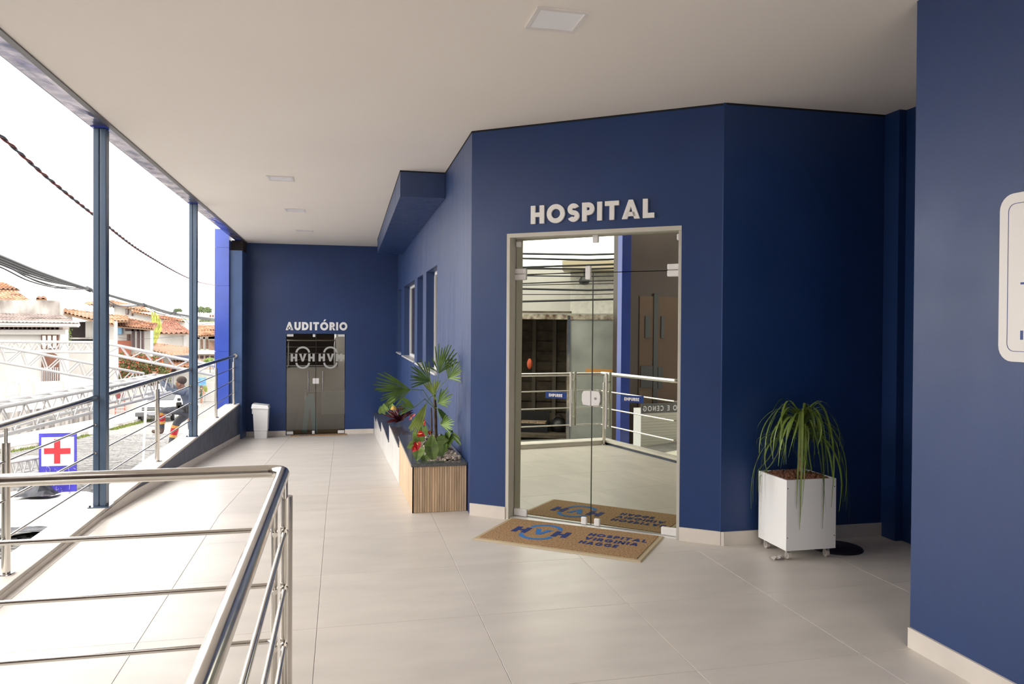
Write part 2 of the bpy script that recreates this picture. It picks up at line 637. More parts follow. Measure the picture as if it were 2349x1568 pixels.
# --- back wall (auditorium)
YB = 16.85
ZB = fz(YB)
DX0, DX1, DZT = -1.150, 0.083, 1.46
struct(MB().box(-2.0, YB, -1.2, DX0, YB + 0.12, HC).box(DX1, YB, -1.2, 1.35, YB + 0.12, HC).box(DX0, YB, DZT, DX1, YB + 0.12, HC)
       .build('wall_back', BLUE), 'navy blue end wall around the auditorium door')
skirting('baseboard_back', (-1.995, YB, ZB), (DX0, YB, ZB), (0, -1, 0))
skirting('baseboard_back', (DX1, YB, ZB), (0.70, YB, ZB), (0, -1, 0))
DIMROOM = M('dim_room_plaster', (0.22, 0.21, 0.19), rough=0.8)
for nm, x0, y0, z0, x1, y1, z1 in (('floor_auditorium', -2.0, YB + 0.12, ZB - 0.1, 1.4, 21, ZB), ('wall_auditorium_back', -2.0, 21, ZB, 1.4, 21.1, 2.2),
                                   ('wall_auditorium_left', -2.1, YB + 0.12, ZB, -2.0, 21, 2.2), ('wall_auditorium_right', 1.4, YB + 0.12, ZB, 1.5, 21, 2.2),
                                   ('ceiling_auditorium', -2.1, YB + 0.12, 2.2, 1.5, 21.1, 2.3)):
    struct(boxo(nm, DIMROOM, None, x0, y0, z0, x1, y1, z1), 'dim room behind the auditorium glass door')

# --- left pillar and outer column at the far end of the railing
struct(MB().box(-2.19, 16.12, -1.5, -1.955, YB + 0.12, 3.14).build('wall_pillar', M('blue_paint_daylight_tint', (0.040, 0.085, 0.21), rough=0.4, var=0.1, scale=4)),  # lighter copy of the blue wall paint, daylight put into its colour
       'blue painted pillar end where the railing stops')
colm = sempty('wall_column', (-2.3, 16.1, -1.5), 'tall glossy blue clad street column')
for z0, z1 in ((-1.5, 1.108), (1.112, 2.420), (2.424, 3.18), (3.184, 3.55)):
    boxo('cladding_panel', BLUE_TILE, colm, -2.46, 16.02, z0, -2.192, YB + 0.1, z1)
boxo('shadow_block', BLACKISH, colm, -2.18, 16.3, 3.14, -1.96, YB + 0.1, 3.36)  # solid near-black block painted in as the shade above the pillar

# --- right side wall of the corridor with four window openings
OP = [(9.22, 10.52), (10.99, 11.91), (12.39, 14.75), (15.62, 16.59)]
WZ0, WZ1 = 1.075, 2.40
mb = MB()


def wseg(mb, y0, y1, z0, z1, b=1.112, th=0.25):
    xa, xb = skew(y0, b), skew(y1, b)
    mb.hexa([(xa, y0, z0), (xa + th, y0, z0), (xb + th, y1, z0), (xb, y1, z0), (xa, y0, z1), (xa + th, y0, z1), (xb + th, y1, z1), (xb, y1, z1)])


wseg(mb, 6.587, YB, -1.0, WZ0)
wseg(mb, 6.587, YB, WZ1, HC)
e = 6.587
for a, b in OP + [(YB, YB)]:
    wseg(mb, e, a, WZ0, WZ1)
    e = b
struct(mb.build('wall_right', BLUE_BRUSH), 'glossy navy corridor wall with tall narrow windows')
BGLASS = M('bronze_window_glass', (0.05, 0.035, 0.02), rough=0.05, spec=0.8)
for i, (a, b) in enumerate(OP):
    xa = skew((a + b) / 2, 1.112)
    w = sempty('window_%d' % (i + 1), (xa + 0.1, a, WZ0), 'white framed bronze glass window deep in the blue wall')
    mb = MB()
    x0, x1 = xa + 0.115, xa + 0.165
    for y0, y1, z0, z1 in ((a, b, WZ1 - 0.05, WZ1), (a, b, WZ0, WZ0 + 0.05), (a, a + 0.05, WZ0, WZ1), (b - 0.05, b, WZ0, WZ1),
                           ((a + b) / 2 - 0.025, (a + b) / 2 + 0.025, WZ0, WZ1)):
        mb.box(x0, y0 + 0.002, z0 + 0.002, x1, y1 - 0.002, z1 - 0.002)
    mb.build('window_frame', WHITEP, w)
    boxo('pane', BGLASS, w, xa + 0.135, a + 0.02, WZ0 + 0.02, xa + 0.145, (a + b) / 2, WZ1 - 0.02)
    boxo('pane', BGLASS, w, xa + 0.135, (a + b) / 2, WZ0 + 0.02, xa + 0.145, b - 0.02, WZ1 - 0.02)
    boxo('window_sill', M('white_marble', (0.75, 0.74, 0.72), rough=0.25, var=0.1, scale=6), w, xa - 0.035, a - 0.04, WZ0 - 0.02, xa + 0.14, b + 0.03, WZ0 + 0.004)
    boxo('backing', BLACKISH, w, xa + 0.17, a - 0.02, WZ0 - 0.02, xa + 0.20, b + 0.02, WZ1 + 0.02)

# --- dropped bulkhead above the windows
xa, xb = 0.628, 0.70
y0, y1, z0, z1 = 8.45, 15.45, 3.085, HC
struct(MB().hexa([(xa, y0, z0), (1.125, y0, z0), (1.185, y1, z0), (xb, y1, z0), (xa, y0, z1), (1.125, y0, z1), (1.185, y1, z1), (xb, y1, z1)])
       .build('wall_bulkhead', BLUE_BRUSH), 'blue dropped box under the ceiling above the windows')

# --- entrance wall, set at an angle
EO0, EO1, EOZ = 0.345, 1.840, 2.456
TH = 0.24


def ebox(mb, u0, u1, z0, z1, n0=-TH, n1=0.0, mi=0):
    return mb.obox(A0 + U * u0 + N * n0 + Z * z0, U * (u1 - u0), N * (n1 - n0), Z * (z1 - z0), mi)


mb = MB()
ebox(mb, 0, EO0, -0.05, HC)
ebox(mb, EO1, UL, -0.05, HC)
ebox(mb, EO0, EO1, EOZ, HC)
struct(mb.build('wall_entrance', BLUE), 'angled navy blue wall holding the main glass door')
skirting('baseboard_entrance', A0, A0 + U * EO0, N, h=0.105)
skirting('baseboard_entrance', A0 + U * EO1, B0 + U * 0.012, N, h=0.105)
mb = MB()
ebox(mb, EO0, EO0 + 0.028, 0, EOZ, -0.135, 0.006)
ebox(mb, EO1 - 0.028, EO1, 0, EOZ, -0.135, -0.02)
ebox(mb, EO0 + 0.028, EO1, EOZ - 0.034, EOZ, -0.135, 0.006)
struct(mb.build('trim_3', FRAME), 'off-white reveal lining around the main glass door')
mb = MB()
ebox(mb, EO0, EO1, -0.02, 0.012, -0.18, -0.02)
struct(mb.build('trim_4', M('white_marble_threshold', (0.72, 0.71, 0.68), rough=0.2, var=0.08, scale=5)), 'white stone threshold under the main glass door')
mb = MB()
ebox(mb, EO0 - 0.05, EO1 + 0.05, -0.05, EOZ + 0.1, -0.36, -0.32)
struct(mb.build('wall_lobby', BLACKISH), 'near-black sheet standing for the unlit lobby behind the main glass door')  # dark closing sheet, the lobby's darkness put into its colour

# --- recess wall with the white planter box in front
YR = 5.262
struct(MB().box(B0.x - 0.02, YR + 0.02, -0.05, 4.30, YR + 0.25, HC).build('wall_recess', BLUE), 'navy wall in shade behind the white planter box')
skirting('baseboard_recess', (B0.x + 0.004, YR + 0.02, 0), (4.25, YR + 0.02, 0), (0, -1, 0), h=0.105)
struct(MB().box(4.235, 5.12, -0.05, 4.32, YR + 0.2, HC).box(4.30, 4.955, -0.05, 4.72, 5.15, HC).build('wall_jamb', BLUE),
       'dark blue jamb in the shaded corner of the recess')
struct(MB().box(4.55, 3.2, -0.05, 4.75, 5.2, HC).build('wall_side', BLUE), 'dark side wall of the recess')

# --- big wall on the right
XN = 2.915
struct(MB().box(XN, -1.3, -0.05, 4.75, 3.405, HC).build('wall_near', BLUE), 'large navy wall at the right edge')
skirting('baseboard_near', (XN, 3.405, 0), (XN, -1.3, 0), (-1, 0, 0), h=0.105, th=0.014)
struct(MB().box(-0.28, -9.2, -0.5, 6.0, -9.0, 6.0).build('wall_rear', WALLWHITE), 'unseen pale wall added behind the viewer to bounce daylight in')  # unseen, added and kept pale so skylight comes in from behind
struct(MB().box(-0.30, -9.0, -0.4, 6.0, -2.6, -0.012).build('ground_rear', CONC), 'pale paving behind the viewer')

# --- black strips painting in a shadow line where walls meet the ceiling
SG = M('shadow_line_black', (0.006, 0.008, 0.012), rough=0.8)
sg_ = sempty('trim_6', (0, 5, HC), 'thin black strips painted in as a shadow line between blue walls and ceiling')
g = 0.014
MB().obox(A0 + Z * (HC - g), U * UL, N * 0.004, Z * (g + .004)).build('shadow_strip', SG, sg_)
MB().box(B0.x, YR + 0.016, HC - g, 4.24, YR + 0.03, HC + .004).build('shadow_strip', SG, sg_)
MB().hexa([(1.108, 6.59, HC - g), (1.12, 6.59, HC - g), (1.136, 8.45, HC - g), (1.124, 8.45, HC - g), (1.108, 6.59, HC + .004), (1.12, 6.59, HC + .004), (1.136, 8.45, HC + .004), (1.124, 8.45, HC + .004)]).build('shadow_strip', SG, sg_)
MB().hexa([(.624, 8.446, HC - g), (.64, 8.446, HC - g), (.712, 15.45, HC - g), (.696, 15.45, HC - g), (.624, 8.446, HC + .004), (.64, 8.446, HC + .004), (.712, 15.45, HC + .004), (.696, 15.45, HC + .004)]).build('shadow_strip', SG, sg_)
MB().box(.63, 8.446, HC - g, 1.12, 8.46, HC + .004).build('shadow_strip', SG, sg_)

# --- curb along the street edge
cz = 0.062
struct(MB().box(-2.24, 3.30, -2.2, -2.0, 16.2, cz - 0.028).box(-2.0, 3.30, -0.6, -0.28, 3.415, cz - 0.028).build('wall_curb', CURB_BLUE),
       'low blue curb wall carrying the railing')
struct(MB().box(-2.255, 3.285, cz - 0.028, -1.992, 16.14, cz).box(-1.992, 3.285, cz - 0.028, -0.265, 3.43, cz).build('trim_5', CONC, bevel=0.004),
       'pale concrete coping on the curb')
skirting('baseboard_left', (-2.0, RAMP0, 0), (-2.0, 3.43, 0), (1, 0, 0), h=0.036, th=0.014)
sk = sempty('baseboard_ramp', (-2.0, RAMP0, 0), 'pale skirting following the ramp')
yy = RAMP0
while yy < 16.8:
    y2 = min(yy + TP, YB)
    h0 = lambda Y: min(fz(Y) + 0.10, cz - 0.03)
    MB().hexa([(-2.0, yy + .001, fz(yy)), (-1.987, yy + .001, fz(yy)), (-1.987, y2 - .001, fz(y2)), (-2.0, y2 - .001, fz(y2)),
               (-2.0, yy + .001, h0(yy)), (-1.987, yy + .001, h0(yy)), (-1.987, y2 - .001, h0(y2)), (-2.0, y2 - .001, h0(y2))]).build('skirting_tile', SKIRT, sk)
    yy = y2

# ================================================================== STEEL POSTS AND RAILINGS
for i, (py, lab) in enumerate(((7.28, 'tall blue double-channel steel post nearest the viewer, on the curb'),
                               (11.53, 'tall blue double-channel steel post farther along the curb'))):
    t = thing('steel_post', (-2.05, py, cz), lab, 'post', 'blue steel posts on the curb')
    X = -2.055
    mb = MB()
    MB().box(X - 0.052, py - 0.05, cz + 0.008, X - 0.005, py + 0.05, HC - 0.01).build('channel', BLUE_STEEL, t, bevel=0.006)
    MB().box(X + 0.005, py - 0.05, cz + 0.008, X + 0.052, py + 0.05, HC - 0.01).build('channel', BLUE_STEEL, t, bevel=0.006)
    boxo('weld_web', BLUE_STEEL, t, X - 0.008, py - 0.036, cz + 0.008, X + 0.008, py + 0.036, HC - 0.01)
    boxo('base_plate', BLUE_STEEL, t, X - 0.085, py - 0.085, cz, X + 0.085, py + 0.085, cz + 0.009)
    for dx in (-0.07, 0.07):
        MB().cyl((X + dx, py - 0.068, cz + 0.009), (X + dx, py - 0.068, cz + 0.022), 0.009, 8).build('bolt', DARK, t)

RZ = (0.785, 0.54, 0.295)
HZ = 1.02
XR = -2.085


def rail_post(parent, x, y, zb, ztop=HZ):
    MB().cyl((x, y, zb), (x, y, 0.905), 0.026, 16).build('post', STEEL, parent, smooth=True)
    MB().cyl((x, y, 0.90), (x, y, ztop - 0.01), 0.011, 12).build('pin', STEEL, parent, smooth=True)
    MB().lathe([(0.0, 0.012), (0.047, 0.012), (0.05, 0.008), (0.05, 0.0), (0, 0)], (x, y, zb), 20).build('flange', STEEL, parent, smooth=True)


for y0, y1, posts, lab in ((3.42, 7.225, (5.42,), 'stainless steel guard rail before the nearest blue post'),
                           (7.335, 11.475, (9.50,), 'stainless steel guard rail between the two blue posts'),
                           (11.585, 16.115, (13.72, 15.93), 'stainless steel guard rail from the far blue post to the pillar')):
    t = thing('guard_rail', (XR, y0, cz), lab, 'railing', 'guard rails along the curb')
    MB().cyl((XR, y0, HZ), (XR, y1, HZ), 0.026, 18).build('handrail', STEEL, t, smooth=True)
    for z in RZ:
        MB().cyl((XR, y0, z), (XR, y1, z), 0.0085, 10).build('rail', STEEL, t, smooth=True)
    for py in posts:
        rail_post(t, XR, py, cz)
    if y1 > 16:
        MB().cyl((XR, 16.085, HZ), (XR, 16.118, HZ), 0.045, 20).build('wall_flange', STEEL, t, smooth=True)
    for e in (y0, y1):
        if 7 < e < 12:
            for z in RZ:
                MB().cyl((XR, e - 0.02, z), (XR, e + 0.02, z), 0.013, 10).build('rail_socket', STEEL, t, smooth=True)

# near L-shaped rail
lx, ly = -0.242, 3.455
lr = thing('guard_rail', (lx, ly, 0), 'near L-shaped stainless steel railing with rounded corner in the foreground', 'railing')
R = 0.07
arc = [(lx - R + R * math.sin(a), ly - R + R * math.cos(a), 1.03) for a in [math.radians(k * 15) for k in range(7)]]
MB().tube([(-2.06, ly, 1.03)] + arc + [(lx, -1.6, 1.03)], 0.027, 20).build('handrail', STEEL, lr, smooth=True)
for z in (0.775, 0.53, 0.285):
    r2 = 0.03
    a2 = [(lx - 0.045 - r2 + r2 * math.sin(a), ly - r2 + r2 * math.cos(a), z) for a in [math.radians(k * 22.5) for k in range(5)]]
    MB().tube([(-2.06, ly, z)] + a2 + [(lx - 0.03, ly - 0.10, z)], 0.011, 12).build('rail', STEEL, lr, smooth=True)
    MB().cyl((lx + 0.006, ly - 0.035, z), (lx + 0.006, -1.6, z), 0.011, 12).build('rail', STEEL, lr, smooth=True)
    MB().cyl((lx + 0.006, ly - 0.04, z), (lx + 0.006, ly - 0.075, z), 0.0165, 12).build('rail_socket', STEEL, lr, smooth=True)
MB().cyl((lx + 0.012, ly - 0.03, 0.0), (lx + 0.012, ly - 0.03, 0.925), 0.026, 20).build('post', STEEL, lr, smooth=True)
MB().cyl((lx + 0.008, ly - 0.05, 0.92), (lx + 0.008, ly - 0.05, 1.02), 0.011, 12).build('pin', STEEL, lr, smooth=True)
MB().cyl((lx - 0.035, ly - 0.075, 0.0), (lx - 0.035, ly - 0.075, 0.905), 0.014, 14).build('post', STEEL, lr, smooth=True)
for px in (-1.98,):
    rail_post(lr, px, ly, 0.0, 1.03)
rail_post(lr, lx, 1.9 - 0.9, 0.0, 1.03)
rail_post(lr, lx, -1.4, 0.0, 1.03)

# ================================================================== MAIN GLASS DOOR
HOSP = thing('wall_sign', A0 + U * 0.57 + Z * 2.525, 'raised off-white capitals reading HOSPITAL above the main glass door', 'sign')
lettering(HOSP, 'HOSPITAL', A0 + U * 0.572 + Z * 2.527, U, Z, N, 0.152, 1.055, 0.022, LETTER, gap=0.16, t=0.26)

GC = A0 + U * 1.09 - N * 0.085            # glass plane centre line
ga = math.radians(-2.4)
GU = Vector((U.x * math.cos(ga) - U.y * math.sin(ga), U.x * math.sin(ga) + U.y * math.cos(ga), 0))
GN = Vector((N.x * math.cos(ga) - N.y * math.sin(ga), N.x * math.sin(ga) + N.y * math.cos(ga), 0))
TILT = math.radians(0.35)
GZ = (Z * math.cos(TILT) - GN * math.sin(TILT)).normalized()


def gbox(mb, u0, u1, z0, z1, n0, n1, mi=0):
    """u measured from the door centre line"""
    return mb.obox(GC + GU * u0 + GN * n0 + GZ * z0, GU * (u1 - u0), GN * (n1 - n0), GZ * (z1 - z0), mi)


ULE, URE = -0.712, 0.722
door = sempty('door_1', GC, 'main entrance of mirrored glass with two leaves and a transom')
PUSHB = M('push_sign_blue', (0.012, 0.045, 0.22), rough=0.3)
LOCKW = M('white_lock_plastic', (0.78, 0.76, 0.75), rough=0.35)
tr = gbox(MB(), ULE, URE, 2.116, 2.425, -0.005, 0.005).build('transom_pane', MIRROR, door)
for side, (a, b) in enumerate(((ULE, -0.002), (0.002, URE))):
    leaf = gbox(MB(), a, b, 0.018, 2.110, -0.005, 0.005).build('door_leaf', MIRROR, door)
    edge = b if side == 0 else a
    gbox(MB(), edge - 0.0025, edge + 0.0025, 0.02, 2.108, -0.0045, 0.0065).build('leaf_edge', M('green_glass_edge', (0.03, 0.035, 0.028), rough=0.2), leaf)
    hx = -0.170 if side == 0 else 0.140
    for off in (0.045, -0.03):
        MB().cyl(GC + GU * hx + GN * off + Z * 0.83, GC + GU * hx + GN * off + Z * 1.285, 0.0125, 14).build('handle', STEEL, leaf, smooth=True)
    for z in (0.90, 1.21):
        MB().cyl(GC + GU * hx - GN * 0.03 + Z * z, GC + GU * hx + GN * 0.045 + Z * z, 0.008, 10).build('handle_stud', STEEL, leaf, smooth=True)
    mb = MB()
    if side == 0:
        poly = [(-0.078, -0.02), (-0.066, -0.055), (0, -0.06), (0, 0.065), (-0.066, 0.06), (-0.078, 0.03)]
    else:
        poly = [(0, -0.06), (0.066, -0.055), (0.078, -0.02), (0.078, 0.03), (0.066, 0.06), (0, 0.065)]
    mb.prism(poly, GC + GN * 0.005 + Z * 1.068 + GU * (-0.003 if side == 0 else 0.003), GU, Z, GN, 0.022).build('lock', LOCKW, leaf, bevel=0.004)
    if side:
        MB().cyl(GC + GU * 0.04 + GN * 0.026 + Z * 1.07, GC + GU * 0.04 + GN * 0.031 + Z * 1.07, 0.011, 14).build('lock_cylinder', STEEL, leaf, smooth=True)
    pc = -0.325 if side == 0 else 0.345
    pl = gbox(MB(), pc - 0.097, pc + 0.097, 1.052, 1.108, 0.005, 0.0075).build('push_sticker', PUSHB, leaf)
    pl['label'] = 'blue sticker reading EMPURRE'
    lettering(leaf, 'EMPURRE', GC + GU * (pc - 0.062) + GN * 0.0075 + Z * 1.066, GU, Z, GN, 0.026, 0.124, 0.0012, LETTER, gap=0.16, t=0.27)
    # bottom patch fitting at the pivot side, clamp at the meeting side
    if side == 0:
        gbox(MB(), ULE, ULE + 0.125, 0.014, 0.078, -0.018, 0.020).build('pivot_fitting', LOCKW, leaf, bevel=0.008)
        gbox(MB(), -0.085, -0.035, 0.014, 0.075, -0.018, 0.020).build('floor_stop', LOCKW, leaf, bevel=0.008)
    else:
        gbox(MB(), URE - 0.125, URE + 0.005, 0.014, 0.078, -0.018, 0.020).build('pivot_fitting', LOCKW, leaf, bevel=0.008)
        gbox(MB(), 0.030, 0.080, 0.014, 0.075, -0.018, 0.020).build('floor_stop', LOCKW, leaf, bevel=0.008)
for u0, u1, z0, z1 in ((ULE - 0.01, ULE + 0.10, 2.065, 2.115), (ULE - 0.01, ULE + 0.10, 2.119, 2.165), (URE - 0.095, URE + 0.005, 2.065, 2.115),
                       (URE - 0.095, URE + 0.005, 2.119, 2.165), (-0.065, -0.018, 2.055, 2.170), (-0.005, 0.045, 2.36, 2.43), (ULE, ULE + 0.045, 2.35, 2.40),
                       (URE - 0.02, URE + 0.005, 2.35, 2.40)):
    gbox(MB(), u0, u1, z0, z1, -0.018, 0.022).build('patch_fitting', LOCKW, door, bevel=0.007)

# ================================================================== AUDITORIUM DOOR
AS = thing('wall_sign', (-1.16, YB, 1.53), 'off-white capitals reading AUDITÓRIO above the far smoked glass door', 'sign')
lettering(AS, 'AUDITÓRIO', (-1.158, YB, 1.535), (1, 0, 0), Z, (0, -1, 0), 0.175, 1.285, 0.02, WHITEP, gap=0.15, t=0.27)
yg = YB + 0.05
ad = sempty('door_2', (-0.53, yg, ZB), 'smoked glass auditorium door with two leaves')
LOGO = M('frosted_vinyl', (0.40, 0.40, 0.385), rough=0.6)


def logo_parts(parent, o, u, v, n, s, d, mh, mv, ma):
    """H V H with a broken ring around the V; s is letter height; o is centre"""
    o, u, v = Vector(o), Vector(u), Vector(v)
    for ch, cx, mat in (('H', -1.10 * s, mh), ('V', 0, mv), ('H', 1.10 * s, mh)):
        polys, gw = glyph(ch, 0.27)
        mb = MB()
        for p in polys:
            mb.prism([((a - gw / 2) * s * (1.05 if ch == 'H' else 0.98) + cx, (b - 0.5) * s) for a, b in p], o, u, v, n, d)
        mb.build('letter', mat, parent)
    for a0, a1 in ((4, 176), (184, 356)):
        mb = MB()
        sg = 1 if a0 < 100 else -1
        for q in _ring(0, 0.62 * s * sg, 0.92 * s, 0.84 * s, a0, a1, 0.24 * s, 16):
            mb.prism(q, o, u, v, n, d)
        mb.build('ring_arc', ma, parent)


for side, (a, b) in enumerate(((DX0 + 0.01, -0.536), (-0.531, DX1 - 0.01))):
    leaf = boxo('door_leaf', DGLASS, ad, a, yg - 0.005, ZB + 0.012, b, yg + 0.005, DZT - 0.008)
    e = b if side == 0 else a
    boxo('leaf_edge', DARK, leaf, e - 0.004, yg - 0.0056, ZB + 0.012, e + 0.004, yg + 0.0056, DZT - 0.008)
    logo_parts(leaf, ((a + b) / 2 + (0.03 if side == 0 else 0.0), yg - 0.005, 0.945), (1, 0, 0), Z, (0, -1, 0), 0.165, 0.002, LOGO, LOGO, LOGO)
    hx = -0.69 if side == 0 else -0.385
    MB().cyl((hx, yg - 0.045, 0.21), (hx, yg - 0.045, 0.66), 0.013, 14).build('handle', STEEL, leaf, smooth=True)
    for z in (0.28, 0.59):
        MB().cyl((hx, yg - 0.045, z), (hx, yg, z), 0.008, 8).build('handle_stud', STEEL, leaf)
    x0, x1 = (-0.60, -0.536) if side == 0 else (-0.531, -0.468)
    boxo('lock', LOCKW, leaf, x0, yg - 0.024, 0.38, x1, yg - 0.005, 0.50, bevel=0.006)
    px0, px1 = (a, a + 0.14) if side == 0 else (b - 0.14, b)
    boxo('pivot_fitting', LOCKW, leaf, px0, yg - 0.02, ZB + 0.012, px1, yg + 0.018, ZB + 0.075, bevel=0.006)
    boxo('pivot_fitting', LOCKW, leaf, px0, yg - 0.02, DZT - 0.062, px1, yg + 0.018, DZT - 0.008, bevel=0.006)
boxo('floor_stop', LOCKW, ad, -0.61, yg - 0.02, ZB + 0.012, -0.555, yg + 0.018, ZB + 0.08, bevel=0.006)
boxo('top_stop', LOCKW, ad, -0.60, yg - 0.02, DZT - 0.07, -0.545, yg + 0.018, DZT - 0.008, bevel=0.006)

# things seen through the smoked glass
CYAN = M('cyan_card', (0.14, 0.68, 0.82), rough=0.6)
fs_ = thing('leaning_panels', (-0.72, 17.15, ZB), 'two leaning cyan panels standing in for a blue A shape in the auditorium glass', 'sign')  # cyan panels stand in for a blue A shape in the glass
MB().obox((-0.84, 17.22, ZB + 0.003), (0.11, 0, 0), (0, 0.012, 0), (0.09, 0.0, 0.80)).build('panel', CYAN, fs_)
MB().obox((-0.60, 17.10, ZB + 0.003), (0.11, 0, 0), (0, 0.012, 0), (-0.10, 0.06, 0.85)).build('panel', CYAN, fs_)
gd = thing('glass_desk', (-0.25, 18.2, ZB), 'glass-fronted reception desk dimly seen inside the auditorium', 'desk')
boxo('desk_top', WHITEP, gd, -0.85, 18.2, ZB + 0.80, 0.35, 18.8, ZB + 0.83)
boxo('front_panel', M('frosted_desk_glass', (0.55, 0.62, 0.58), rough=0.3), gd, -0.45, 18.2, ZB + 0.28, 0.32, 18.22, ZB + 0.80)
for x in (-0.83, 0.30):
    boxo('leg', STEEL, gd, x, 18.25, ZB, x + 0.04, 18.29, ZB + 0.80)

# ================================================================== DOORMATS
COIR = M('coir_fibre', (0.47, 0.285, 0.135), rough=0.95, var=0.45, scale=70, bump=0.9, bscale=220, detail=2)
MATB = M('mat_rubber_border', (0.52, 0.42, 0.27), rough=0.7)
MDB = M('mat_dark_blue_fibre', (0.018, 0.045, 0.22), rough=0.95, var=0.4, scale=120, bump=0.8, bscale=220)
MLB = M('mat_light_blue_fibre', (0.035, 0.22, 0.62), rough=0.95, var=0.3, scale=120, bump=0.8, bscale=220)
mo = Vector((0.995, 5.822, 0.0005))              # front-left corner
mu = Vector((0.797, -0.604, 0))
mv = Vector((0.604, 0.797, 0))
mw, md = 1.352, 0.735
mat1 = thing('doormat', mo, 'brown coir doormat with blue logo lettering before the main glass door', 'doormat')
mb = MB()
mb.hexa([mo, mo + mu * mw, mo + mu * mw + mv * md, mo + mv * md, mo + (mu + mv) * 0.012 + Z * 0.009, mo + mu * (mw - 0.012) + mv * 0.012 + Z * 0.009,
         mo + mu * (mw - 0.012) + mv * (md - 0.012) + Z * 0.009, mo + mu * 0.012 + mv * (md - 0.012) + Z * 0.009])
mb.build('border', MATB, mat1)
bw = 0.045
MB().obox(mo + mu * bw + mv * bw + Z * 0.006, mu * (mw - 2 * bw), mv * (md - 2 * bw), Z * 0.008).build('pile', COIR, mat1)
lc = mo + mu * 0.43 + mv * 0.385 + Z * 0.0135
logo_parts(mat1, lc, mu, mv, Z, 0.155, 0.0025, MDB, MLB, MLB)
for k, (s, w) in enumerate((('HOSPITAL', 0.47), ('VIRGINIA', 0.43), ('HAGGE', 0.30))):
    lettering(mat1, s, mo + mu * 0.80 + mv * (0.455 - 0.115 * k) + Z * 0.0135, mu, mv, Z, 0.075, w, 0.0025, MDB, gap=0.2, t=0.24)
m2 = thing('doormat', (-0.45, 16.4, fz(16.4)), 'thin brown coir mat at the foot of the auditorium door', 'doormat')
mb = MB()
mb.hexa([(-1.03, 16.44, fz(16.44)), (0.13, 16.44, fz(16.44)), (0.13, 16.80, fz(16.80)), (-1.03, 16.80, fz(16.80)),
         (-1.03, 16.44, fz(16.44) + .012), (0.13, 16.44, fz(16.44) + .012), (0.13, 16.80, fz(16.80) + .012), (-1.03, 16.80, fz(16.80) + .012)])
mb.build('pile', COIR, m2)
lettering(m2, 'HVH', (-0.85, 16.52, fz(16.52) + 0.0125), (1, 0, 0), (0, 1, -SLOPE), Z, 0.12, 0.3, 0.002, MDB)

# ================================================================== WASTE BIN
bx, by = -1.595, 16.28
bz = fz(by)
wb = thing('waste_bin', (bx, by, bz), 'tall white plastic waste bin with swing lid beside the auditorium door', 'bin')
vs, fs = [], []
for z, hx, hy in ((0.0, 0.118, 0.13), (0.16, 0.125, 0.135), (0.165, 0.132, 0.142), (0.62, 0.150, 0.16)):
    for sx, sy in ((-1, -1), (1, -1), (1, 1), (-1, 1)):
        vs.append((bx + sx * hx, by + sy * hy, bz + z))
fs.append((3, 2, 1, 0))
for i in range(3):
    for j in range(4):
        k = (j + 1) % 4
        fs.append((i * 4 + j, i * 4 + k, i * 4 + 4 + k, i * 4 + 4 + j))
fs.append((12, 13, 14, 15))
MB().add(vs, fs).build('body', WHITEP, wb, bevel=0.012)
MB().hexa([(bx - .185, by - .18, bz + .62), (bx + .165, by - .18, bz + .60), (bx + .165, by + .18, bz + .60), (bx - .185, by + .18, bz + .62),
           (bx - .165, by - .16, bz + .715), (bx + .15, by - .16, bz + .675), (bx + .15, by + .16, bz + .675), (bx - .165, by + .16, bz + .715)]).build('lid', WHITEP, wb, bevel=0.015)
boxo('hinge_block', WHITEP, wb, bx - 0.178, by - 0.06, bz + 0.50, bx - 0.14, by + 0.06, bz + 0.62, bevel=0.008)

# ================================================================== SIGN ON THE NEAR WALL
ws = thing('wall_plaque', (XN - 0.02, 2.8, 1.52), 'white round-cornered plaque cut by the right picture edge', 'plaque')


def rrect(x0, y0, x1, y1, r, n=6):
    out = []
    for cx, cy, a in ((x1 - r, y1 - r, 0), (x0 + r, y1 - r, 90), (x0 + r, y0 + r, 180), (x1 - r, y0 + r, 270)):
        for i in range(n + 1):
            t_ = math.radians(a + 90 * i / n)
            out.append((cx + r * math.cos(t_), cy + r * math.sin(t_)))
    return out


PLQ = M('white_acrylic_panel', (0.72, 0.69, 0.66), rough=0.35)
NV = M('plaque_blue_ink', (0.02, 0.05, 0.22), rough=0.5)
po = Vector((XN, 2.868, 1.525))
pu = Vector((0, -1, 0))
MB().prism(rrect(0, 0, 1.05, 0.745, 0.07), po, pu, Z, (-1, 0, 0), 0.012).build('panel', PLQ, ws)
outer, inner = rrect(0.045, 0.045, 1.005, 0.70, 0.035), rrect(0.0475, 0.0475, 1.0025, 0.6975, 0.0335)
mb = MB()
for i in range(len(outer)):
    j = (i + 1) % len(outer)
    mb.prism([outer[i], outer[j], inner[j], inner[i]], po + Vector((-0.012, 0, 0)), pu, Z, (-1, 0, 0), 0.001)
mb.build('border_line', NV, ws)
MB().prism(_rect(0.112, 0.340, 0.142, 0.349), po + Vector((-0.012, 0, 0)), pu, Z, (-1, 0, 0), 0.001).build('printed_mark', NV, ws)
MB().prism(_rect(0.114, 0.098, 0.128, 0.138), po + Vector((-0.012, 0, 0)), pu, Z, (-1, 0, 0), 0.001).build('printed_mark', NV, ws)

